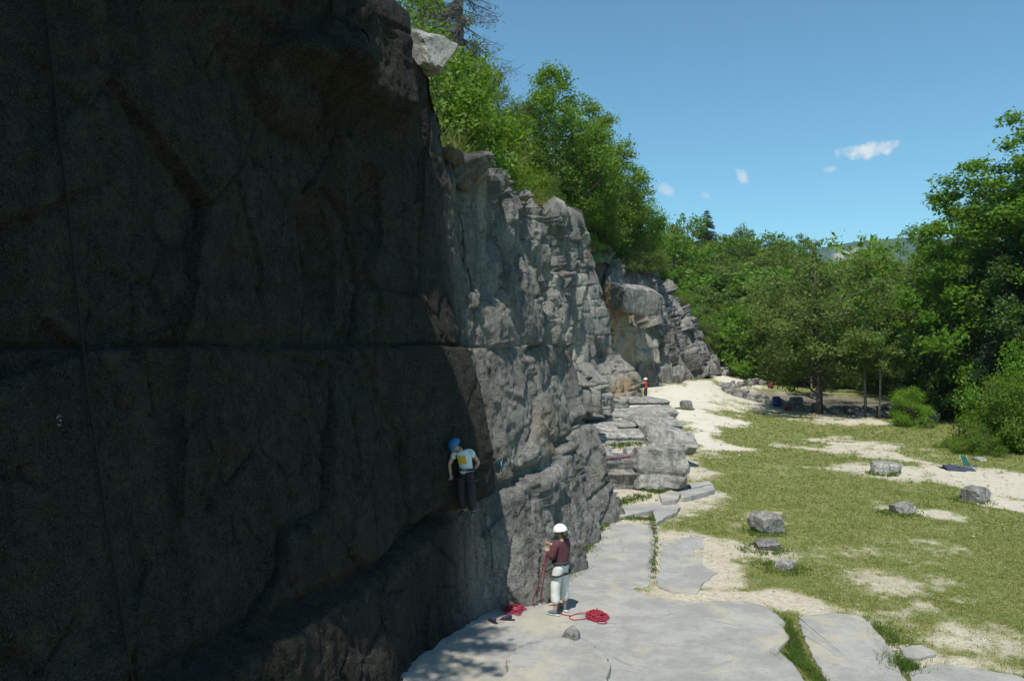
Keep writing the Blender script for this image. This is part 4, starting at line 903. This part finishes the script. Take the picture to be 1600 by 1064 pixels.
def person(label, loc, rz, J, shirt, trousers, helmet, shoe, sleeve=1.0, legcov=.72, harness=True, scale=1.0, hairy=False):
    """J: joints in metres, facing +Y. keys: pelvis waist chest neck head sL sR eL eR wL wR hL hR kL kR aL aR"""
    e = empty('person', loc, rz); e.scale = (scale,) * 3; tag(e, label, 'person', 'climbers at the crag')
    j = {k: np.array(v, float) for k, v in J.items()}
    hd = j['head']; fw = np.array(J.get('look', (0, 1, 0)), float); fw /= np.linalg.norm(fw)
    upv = hd - j['neck']; upv /= np.linalg.norm(upv)
    V = [j['pelvis'], j['waist'], j['chest'], j['neck'], j['neck'] + upv * .05, hd, hd + upv * .075, hd + fw * .075 - upv * .045, hd + fw * .098 - upv * .012]
    E = [(0, 1), (1, 2), (2, 3), (3, 4), (4, 5), (5, 6), (5, 7), (5, 8)]; R = [(.085, .07), (.085, .065), (.115, .085), .058, .052, (.082, .094), .07, .035, .018]
    for s in 'LR':
        i = len(V); h, ee, w = j['s' + s], j['e' + s], j['w' + s]
        V += [h, lerp(h, ee, .5), ee, lerp(ee, w, .35), w]; E += [(2, i), (i, i + 1), (i + 1, i + 2), (i + 2, i + 3), (i + 3, i + 4)]; R += [.055, .046, .038, .039, .027]
        hdir = w - ee; hdir /= np.linalg.norm(hdir); bend = np.array(J.get('curl', (0, 0, 1)), float); side = np.cross(hdir, bend); side /= max(np.linalg.norm(side), 1e-6); pal = np.cross(side, hdir)
        V.append(w + hdir * .055); E.append((i + 4, len(V) - 1)); R.append((.036, .017)); pi = len(V) - 1
        for q, (off, ln) in enumerate([(-.030, .062), (-.010, .074), (.010, .070), (.029, .056)]):
            k0 = w + hdir * .085 + side * off; k1 = k0 + hdir * ln * .5 + pal * ln * .25; k2 = k1 + hdir * ln * .1 + pal * ln * .5
            a = len(V); V += [k0, k1, k2]; E += [(pi, a), (a, a + 1), (a + 1, a + 2)]; R += [.0095, .0088, .0075]
        a = len(V); V += [w + hdir * .035 - side * .042, w + hdir * .07 - side * .05 + pal * .025]; E += [(pi, a), (a, a + 1)]; R += [.011, .009]
        i = len(V); h, kk, an = j['h' + s], j['k' + s], j['a' + s]
        V += [h, lerp(h, kk, .5), kk, lerp(kk, an, .35), an, an + np.array((0, .05, -.045))]; E += [(0, i), (i, i + 1), (i + 1, i + 2), (i + 2, i + 3), (i + 3, i + 4), (i + 4, i + 5)]; R += [.066, .062, .05, .054, .036, .034]
    skin('body', V, E, R, MSK, e)
    V = [j['pelvis'] - (0, 0, .05), j['waist'], j['chest'], j['neck'] - (0, 0, .035)]; E = [(0, 1), (1, 2), (2, 3)]; R = [(.158, .128), (.146, .118), (.168, .13), .08]
    for s in 'LR':
        i = len(V); h, ee, w = j['s' + s], j['e' + s], j['w' + s]; V += [h, lerp(h, ee, .5)]; R += [.084, .070]; E += [(2, i), (i, i + 1)]
        if sleeve > .6: V += [ee, lerp(ee, w, .45), lerp(ee, w, .86)]; R += [.056, .053, .042]; E += [(i + 1, i + 2), (i + 2, i + 3), (i + 3, i + 4)]
    sh = skin('shirt', V, E, R, shirt, e)
    V = [j['pelvis'] + (0, 0, .15), j['pelvis'] - (0, 0, .0)]; E = [(0, 1)]; R = [(.148, .118), (.156, .128)]
    for s in 'LR':
        i = len(V); h, kk, an = j['h' + s], j['k' + s], j['a' + s]; c = (legcov - .5) * 2
        V += [h, lerp(h, kk, .5), kk, lerp(kk, an, c * .5), lerp(kk, an, c)]; R += [.112, .098, .084, .082, .080]; E += [(1, i), (i, i + 1), (i + 1, i + 2), (i + 2, i + 3), (i + 3, i + 4)]
    skin('trousers', V, E, R, trousers, e, root=1)
    for s in 'LR':      # shoes
        an = j['a' + s]; f = np.array(J.get('foot' + s, (0, 1, 0)), float); b0 = an + (0, 0, -.055)
        so_ = skin('shoe', [b0 - f * .055 + (0, 0, .025), b0 + f * .02 + (0, 0, .025), b0 + f * .10, b0 + f * .165 - (0, 0, .006), b0 + (0, 0, .06)], [(0, 1), (1, 2), (2, 3), (1, 4)], [(.042, .045), (.044, .05), (.046, .036), (.036, .024), .042], shoe, e, root=1, sub=2)
        V, F = tube([b0 - f * .09 - (0, 0, .022), b0 - f * .03 - (0, 0, .024), b0 + f * .10 - (0, 0, .024), b0 + f * .19 - (0, 0, .018)], [.026, .038, .046, .026], 10); mb = MB(); mb.add(([(v[0], v[1], b0[2] - .024 + (v[2] - b0[2] + .024) * .3) for v in V], F)); mb.build('sole', MSOL if shoe is not MDKS else MDKS, so_)
    # helmet: shell with raised ridge, rim, vents and strap
    bm = bmesh.new(); bmesh.ops.create_uvsphere(bm, u_segments=28, v_segments=18, radius=1)
    bmesh.ops.delete(bm, geom=[v for v in bm.verts if v.co.z < -.28], context='VERTS')
    for v in bm.verts:
        rid = 1 + .035 * math.exp(-(v.co.x / .22) ** 2) * max(0, v.co.z); fl = 1.07 if v.co.z < -.16 else 1
        v.co = Vector((v.co.x * .118 * fl, v.co.y * .142 * fl, v.co.z * .118 * rid))
    me = bpy.data.meshes.new('helmet'); bm.to_mesh(me); bm.free(); me.polygons.foreach_set('use_smooth', np.ones(len(me.polygons), bool))
    rgt = np.cross(fw, upv); rgt /= np.linalg.norm(rgt); fw2 = np.cross(upv, rgt)
    ho = link('helmet', me, helmet, e); mt = Matrix((rgt, fw2, upv)).transposed().to_4x4(); mt.translation = Vector(hd + upv * .045 - fw * .006); ho.matrix_local = mt
    sl = ho.modifiers.new('t', 'SOLIDIFY'); sl.thickness = .008
    for (a, z) in [(.7, .055), (-.7, .055), (2.4, .06), (-2.4, .06), (1.57, .05), (-1.57, .05)]:
        c = Vector((math.sin(a) * .104, math.cos(a) * .126, z)); mb = MB(); mb.add(tube([c * .99, c * 1.012], .011, 8)); mb.build('vent', MBLK, ho)
    mb = MB(); mb.add(tube([(-.115, 0, -.03), (-.085, .02, -.12), (0, .045, -.165), (.085, .02, -.12), (.115, 0, -.03)], .008, 5)); mb.build('strap', MSTR, ho)
    if hairy: mb = MB(); mb.add(tube([(0, -.09, -.02), (0, -.105, -.09), (0, -.09, -.15)], [.06, .065, .03], 10)); mb.build('hair', MHAIR, ho)
    if harness:
        c = j['pelvis'] + (0, 0, .10); mb = MB(); mb.add(tube([(c[0] + .163 * math.cos(a), c[1] + .135 * math.sin(a), c[2]) for a in np.linspace(0, 6.283, 24, endpoint=False)], .026, 6, True)); hn = mb.build('harness', MSTR, e)
        for s in 'LR':
            h = lerp(j['h' + s], j['k' + s], .2); mb = MB(); mb.add(tube([(h[0] + .124 * math.cos(a), h[1] + .124 * math.sin(a), h[2] + .02 * math.cos(a)) for a in np.linspace(0, 6.283, 20, endpoint=False)], .018, 6, True)); mb.build('leg_loop', MSTR, hn)
        mb = MB(); mb.add(tube([(c[0] + .03 * math.cos(a), c[1] + .165, c[2] - .02 + .05 * math.sin(a)) for a in np.linspace(0, 6.283, 12, endpoint=False)], .007, 5, True)); mb.build('carabiner', MMET, hn)
        mb = MB(); mb.add(tube([(c[0] + .12, c[1] - .10, c[2] - .01), (c[0] + .06, c[1] - .145, c[2] - .06), (c[0] - .06, c[1] - .145, c[2] - .06), (c[0] - .12, c[1] - .10, c[2] - .01)], .009, 5)); mb.build('gear_loop', MGRY, hn)
    return e, sh
def slab_z(x, y): return float(floor_h(x, y) + slab_h(np.array([x]), np.array([y]))[0])

# belayer on the slab, turned to the wall
bx, by = gpt(876, 962); bz = slab_z(bx, by)
JB = dict(pelvis=(0, 0, .84), waist=(0, -.015, .99), chest=(0, -.02, 1.19), neck=(0, -.015, 1.36), head=(0, .01, 1.475), look=(0, .8, .45), sL=(-.15, -.02, 1.305), sR=(.15, -.02, 1.305),
          eL=(-.215, .03, 1.06), eR=(.215, .02, 1.07), wL=(-.07, .235, 1.10), wR=(.05, .27, 1.20), hL=(-.085, 0, .81), hR=(.085, 0, .81), kL=(-.13, .02, .45), kR=(.125, .03, .45), aL=(-.155, -.01, .095), aR=(.145, .02, .095), footL=(-.25, .97, 0), footR=(.25, .97, 0))
bel, _ = person('person in white helmet, maroon top and white trousers belaying on the front slab', (bx, by, bz), math.radians(46), JB, MMAR, MWHP, MHW, MSHO, legcov=.86, harness=True, scale=1.03, hairy=True)
BM = Matrix.Translation((bx, by, bz)) @ Matrix.Rotation(math.radians(46), 4, 'Z') @ Matrix.Scale(1.03, 4)

bpy.context.view_layer.update()
CL = bpy.data.objects['cliff']
def on_wall(px, py, off=.03):
    d = Vector(((px - 800) / FPX, 1, (540 - py) / FPX)).normalized(); hit, loc, nrm, _ = CL.ray_cast(Vector((0, 0, CAMZ)), d)
    return (loc + nrm * off, nrm) if hit else (Vector(P(px, py, 12)), Vector((1, 0, 0)))
# climber standing on the lower bedding ledge
fp, _ = on_wall(727, 804, .0); fp2, _ = on_wall(720, 765, .0); fY = min(fp.y, fp2.y) - .07
cz = CAMZ + (540 - 803) / FPX * fY
JC = dict(pelvis=(-.03, .02, .80), waist=(-.02, .0, .94), chest=(.03, .05, 1.13), neck=(.08, .09, 1.29), head=(.15, .15, 1.365), look=(.5, .7, -.6), sR=(.20, .07, 1.21), sL=(-.12, .03, 1.25),
          eR=(.29, .13, 1.0), eL=(-.27, -.04, 1.03), wR=(.23, .24, .82), wL=(-.15, -.12, .88), hR=(.055, .02, .77), hL=(-.115, .02, .77), kR=(.07, .06, .42), kL=(-.13, .07, .42), aR=(.03, .0, .08), aL=(-.16, .0, .06), curl=(.3, 0, 1), footL=(-.3, .95, 0), footR=(.3, .95, 0))
cl, csh = person('climber in blue helmet and white printed shirt standing on the ledge of the dark wall', ((727 - 800) / FPX * fY, fY, cz), math.radians(180 - 14), JC, MWHS, MBLK, MHB, MDKS, sleeve=.5, legcov=.97, harness=True, scale=.87)
mb = MB(); vv = []; ff = []
for a in range(7):
    for c in range(6):
        u = -.085 + .17 * a / 6; w_ = 1.02 + .16 * c / 5; vv.append((.02 + u + (w_ - 1.1) * .2, .03 + .128 + .02 * (w_ - 1.0) / .2 - 1.6 * u * u, w_))
for a in range(6):
    for c in range(5): ff.append((a * 6 + c, (a + 1) * 6 + c, (a + 1) * 6 + c + 1, a * 6 + c + 1))
mb.add((vv, ff)); mb.build('shirt_print', MYEL, csh)
# far belayer with raised arms
fx, fy = gpt(1009, 626)
JF = dict(JB, look=(0, .7, .6), eL=(-.22, .20, 1.24), eR=(.20, .16, 1.30), wL=(-.14, .42, 1.36), wR=(.10, .38, 1.50))
fb, _ = person('small far person in red shirt and white helmet with raised arms by the far cliff', (fx, fy, fz(fx, fy) + .01), math.radians(70), JF, MREDS, MBLK, MHW, MSHO, sleeve=.5, legcov=.9, harness=False, scale=1.03)

# ------------------------------------------------------------------ ropes and kit
def rope(name, pts, r, mat, label, cat='rope', parent=None, n=None):
    q = spline(pts, n or len(pts) * 8); mb = MB(); mb.add(tube(q, r, 6)); o = mb.build(name, mat, parent)
    if label: tag(o, label, cat)
    return o
pts = []
for k in range(46):
    py = -160 + 1300 * k / 45; px = np.interp(py, [-160, 0, 300, 600, 900, 1064, 1200], [50, 65, 100, 130, 176, 205, 226]); q, _ = on_wall(px, py, .02); pts.append(q)
sm = [pts[0]] + [(pts[i - 1] + pts[i] * 2 + pts[i + 1]) / 4 for i in range(1, len(pts) - 1)] + [pts[-1]]
sm = [q + Vector((.03, -.03, 0)) for q in sm]
rope('climbing_rope', sm, .015, MROD, 'dark red rope hanging down the whole height of the shaded wall', n=140)
wR = BM @ Vector((.05, .30, 1.20)); wL = BM @ Vector((-.05, .27, 1.08)); hx = BM @ Vector((0, .17, .93))
g1 = Vector((*gpt(834, 952), 0)); g1.z = slab_z(g1.x, g1.y) + .015; g2 = Vector((*gpt(846, 948), 0)); g2.z = slab_z(g2.x, g2.y) + .015
pile = Vector((*gpt(922, 968), 0)); pile.z = slab_z(pile.x, pile.y)
rope('belay_rope', [wR + Vector((-.02, 0, .06)), wR, hx, wL, wL * .55 + g1 * .45 + Vector((-.05, 0, -.15)), g1, g1 * .5 + pile * .5 + Vector((0, -.15, 0)), pile + Vector((-.35, .02, .02))], .009, MROP, 'red rope running from the hands of the belaying person down to the slab', n=90)
rope('belay_rope_strand', [wL + Vector((0, 0, .03)), wL * .6 + g2 * .4 + Vector((-.04, 0, -.2)), g2, g2 + Vector((.2, -.12, 0)), g2 + Vector((.45, .02, 0))], .009, MROP, 'second thin rope strand hanging beside the belaying person', n=50)
def heap(name, c, rx, ry, hgt, n, seed, mat, label, r=.0095):
    rd = random.Random(seed); q = []; ph = 0
    for k in range(n):
        ph += rd.uniform(.9, 2.2); s_ = rd.uniform(.3, 1); hh = hgt * rd.random() * (1.1 - s_)
        x = c[0] + rx * s_ * math.cos(ph); y = c[1] + ry * s_ * math.sin(ph) ; q.append((x, y, slab_z(x, y) + .012 + hh))
    return rope(name, q, r, mat, label, 'rope', n=n * 7)
heap('rope_coil', (pile.x + .12, pile.y),                 .22, .30, .18, 120, 4, MROP, 'tangled pile of red rope on the slab beside the belaying person')
rope('rope_loop', [pile + Vector(a) for a in [(-.02, .1, .05), (-.2, .15, .02), (-.38, .0, .012), (-.34, -.16, .012), (-.15, -.14, .012), (0, -.08, .03), (.1, -.3, .012), (.22, -.36, .012), (.27, -.28, .012), (.15, -.15, .03)]], .0095, MROP, 'loose red rope loops spilling from the tangled rope pile', n=80)
x, y = gpt(803, 962); heap('rope_coil', (x, y + .15), .26, .35, .08, 50, 8, MROP, 'half shaded red rope lying at the foot of the dark wall')
for i, (px, py, rz, lab) in enumerate([(772, 978, .6, 'purple climbing shoe at the wall foot, the one nearer the wall'), (796, 974, 1.4, 'dark purple climbing shoe at the wall foot, nearer the belaying person')]):
    x, y = gpt(px, py); e = empty('climbing_shoe', (x, y, slab_z(x, y) + .045), rz); tag(e, lab, 'shoe', 'climbing shoes at the wall foot')
    skin('upper', [(0, -.07, .02), (0, 0, .015), (0, .09, -.01), (0, .15, -.016), (0, -.03, .07)], [(0, 1), (1, 2), (2, 3), (1, 4)], [(.038, .045), (.042, .045), (.044, .032), (.03, .022), (.036, .036)], MPUR, e, root=1)
    mb = MB(); mb.add(([(v[0], v[1], -.032 + (v[2] + .032) * .3) for v in tube([(0, -.10, -.032), (0, 0, -.032), (0, .1, -.032), (0, .175, -.032)], [.03, .044, .047, .024], 10)[0]], tube([(0, -.10, -.032), (0, 0, -.032), (0, .1, -.032), (0, .175, -.032)], [.03, .044, .047, .024], 10)[1])); mb.build('sole', MBLK, e)
# purple rope laid on the ledge, rope by the far person
bpy.context.view_layer.update()
q = []
dg = bpy.context.evaluated_depsgraph_get()
def on_scene(px, py):
    d = Vector(((px - 800) / FPX, 1, (540 - py) / FPX)).normalized(); h, l, n_, i, ob, mm = SC.ray_cast(dg, Vector((0, 0, CAMZ)), d); return l
for k in range(40):
    a = k / 39; l = on_scene(940 + 45 * a, 719 - 5 * a + 1.2 * math.sin(k * 2.1)); q.append(l + Vector((0, -.01, .03)))
q = [v for v in q if abs(v.y - q[20].y) < 1.5]
rope('ledge_rope', q, .022, plain('purple_rope', (.16, .05, .12), .8, .3, 40), 'purplish rope laid along the top of the front ledge block')
heap_c = gpt(1022, 626); 
q = [(heap_c[0] + .35 * math.cos(k * 2.4) * random.Random(k).uniform(.4, 1), heap_c[1] + .3 * math.sin(k * 2.4), fz(heap_c[0], heap_c[1]) + .05 + .04 * (k % 3)) for k in range(24)]
rope('rope_coil', q, .02, MROP, 'small red rope heap on the white path beside the far person', n=120)
# quickdraw and hanger on the wall
q, n_ = on_wall(782, 722, .03); e = empty('quickdraw', q); tag(e, 'blue quickdraw hanging from a bolt in the sunlit edge of the wall', 'quickdraw')
MBS = plain('blue_sling', (.02, .25, .6), .7, .1)
mb = MB(); mb.add(tube([(0, 0, .02), (0, -.01, -.05), (.005, -.01, -.14)], [.012, .016, .012], 6)); mb.build('sling', MBS, e)
for zz_ in (.05, -.18):
    mb = MB(); mb.add(tube([(.022 * math.cos(a), -.01, zz_ + .045 * math.sin(a)) for a in np.linspace(0, 6.283, 12, endpoint=False)], .006, 5, True)); mb.build('carabiner', MMET, e)
q, n_ = on_wall(92, 657, .015); e = empty('bolt_hanger', q); tag(e, 'small pale bolt hanger on the shaded wall beside the hanging rope', 'bolt hanger')
mb = MB(); mb.add(tube([(.03 * math.cos(a), -.01, .045 * math.sin(a)) for a in np.linspace(1.2, 5.0, 10)], .009, 5)); mb.build('hanger_plate', plain('pale_steel', (.2, .2, .18), .5, .1), e)
mb = MB(); mb.add(tube([(.0, .02, 0), (0, -.012, 0)], .006, 6)); mb.build('bolt', MMET, e)

# blue blanket and folding chair by the bushes
MBL = plain('blue_blanket', (.035, .045, .075), .9, .5, 6); x, y = gpt(1493, 733)
nu = 24; U, Vv = np.meshgrid(np.linspace(-1, 1, nu), np.linspace(-1, 1, nu)); bxx = U * .5 + .12 * fbm(np.stack([U.ravel(), Vv.ravel(), 0 * U.ravel()], 1) * 2, 2, 4).reshape(U.shape); byy = Vv * .55 + .15 * fbm(np.stack([U.ravel(), Vv.ravel(), 0 * U.ravel()], 1) * 2, 2, 5).reshape(U.shape)
zb_ = floor_full((x + bxx).ravel(), (y + byy).ravel()) + .03 + .22 * np.clip(fbm(np.stack([U.ravel(), Vv.ravel(), 0 * U.ravel()], 1) * 2.2, 3, 8), 0, 1)
me = np_mesh('blanket', np.stack([(x + bxx).ravel(), (y + byy).ravel(), zb_], 1), grid_faces(nu, nu), smooth=True)
o = tag(link('blanket', me, MBL), 'crumpled blue blanket spread on bare ground in front of the bushes', 'blanket'); o.modifiers.new('t', 'SOLIDIFY').thickness = .015
x, y = gpt(1524, 735); e = empty('folding_chair', (x, y + .3, fz(x, y + .3)), .5); e.scale = (.8, .8, .75); tag(e, 'low folding chair with green back and blue seat beside the blanket', 'chair')
def sheet(name, a, b_, c, d, mat, par, sag=.05):
    a, b_, c, d = map(Vector, (a, b_, c, d)); vv = []; n = 7
    for i in range(n):
        for k in range(n):
            u, w_ = i / (n - 1), k / (n - 1); vv.append(a.lerp(b_, u).lerp(d.lerp(c, u), w_) + Vector((0, sag * .3, -sag)) * math.sin(math.pi * u) * math.sin(math.pi * w_))
    mb = MB(); mb.add((vv, [(i * n + k, (i + 1) * n + k, (i + 1) * n + k + 1, i * n + k + 1) for i in range(n - 1) for k in range(n - 1)])); o = mb.build(name, mat, par); o.modifiers.new('t', 'SOLIDIFY').thickness = .008
sheet('seat', (-.25, -.25, .22), (.25, -.25, .22), (.25, .2, .18), (-.25, .2, .18), plain('blue_canvas', (.015, .04, .12), .8), e)
sheet('backrest', (-.25, .2, .2), (.25, .2, .2), (.25, .42, .68), (-.25, .42, .68), plain('green_canvas', (.012, .09, .05), .8), e)
for sx_ in (-.26, .26):
    for a_, b_ in (((sx_, -.26, 0), (sx_, .22, .2)), ((sx_, .28, 0), (sx_, -.26, .23)), ((sx_, .2, .18), (sx_, .43, .7))):
        mb = MB(); mb.add(tube([a_, b_], .014, 6)); mb.build('leg' if a_[2] == 0 else 'back_post', MGRY, e)
# bags in the shade of the tree
def bag(px, py, w, d, h, mat, label, rz=0):
    x, y = gpt(px, py); e = empty('backpack', (x, y, fz(x, y)), rz); tag(e, label, 'backpack', 'bags by the stone circle')
    bm = bmesh.new(); bmesh.ops.create_cube(bm, size=1); bmesh.ops.subdivide_edges(bm, edges=bm.edges[:], cuts=5, use_grid_fill=True)
    for v in bm.verts:
        c = v.co.copy(); s_ = 1 - .25 * max(0, c.z + .1); k = c.length; v.co = Vector((c.x * w * s_, c.y * d * s_, (c.z + .5) * h)) ; L = Vector((c.x, c.y)).length
        v.co.x *= 1 - .22 * max(0, L - .5); v.co.y *= 1 - .22 * max(0, L - .5); v.co.z -= .15 * h * L * L * (c.z > .3)
    me = bpy.data.meshes.new('bag_body'); bm.to_mesh(me); bm.free(); me.polygons.foreach_set('use_smooth', np.ones(len(me.polygons), bool)); link('bag_body', me, mat, e)
    mb = MB(); mb.add(tube([(-.1 * w, -d * .45, h * .85), (-.2 * w, -d * .6, h * .5), (-.15 * w, -d * .5, h * .12)], .025, 6)); mb.build('strap', MSTR, e)
    mb = MB(); mb.add(tube([(-.3 * w, -d * .48, h * .3), (0, -d * .56, h * .3), (.3 * w, -d * .48, h * .3)], [.05, .09, .05], 8)); mb.build('pocket', mat, e)
bag(1213, 636, .55, .4, .75, plain('blue_nylon', (.015, .06, .22), .6), 'bright blue backpack standing by the stones under the tree')
bag(1244, 638, 1.0, .5, .85, plain('grey_green_nylon', (.13, .17, .17), .7), 'large grey-green bag beside the bright blue backpack')
bag(1231, 641, .5, .4, .32, plain('red_nylon', (.25, .03, .02), .7), 'small red bag on the ground before the grey-green bag')
bag(1204, 607, .45, .4, .6, plain('dull_red_nylon', (.14, .025, .025), .7), 'dull red bag on the far side of the stone circle')
# ------------------------------------------------------------------ air between here and the far hill
m, t, o = new_mat('haze_air'); pv = t.nodes.new('ShaderNodeVolumePrincipled'); pv.inputs['Color'].default_value = (.55, .76, 1, 1); pv.inputs['Density'].default_value = .00012; pv.inputs['Anisotropy'].default_value = 0.0
t.links.new(pv.outputs[0], o.inputs['Volume'])
x0, x1, y0, y1, z0, z1 = -400, 11000, -60, 2700, -12, 330
mb = MB(); mb.add(([(x, y, z) for x in (x0, x1) for y in (y0, y1) for z in (z0, z1)], [(0, 1, 3, 2), (4, 6, 7, 5), (0, 4, 5, 1), (2, 3, 7, 6), (0, 2, 6, 4), (1, 5, 7, 3)]))
tag(mb.build('haze', m, smooth=False), 'thin blue haze in the air towards the far hill', 'haze', kind='stuff')
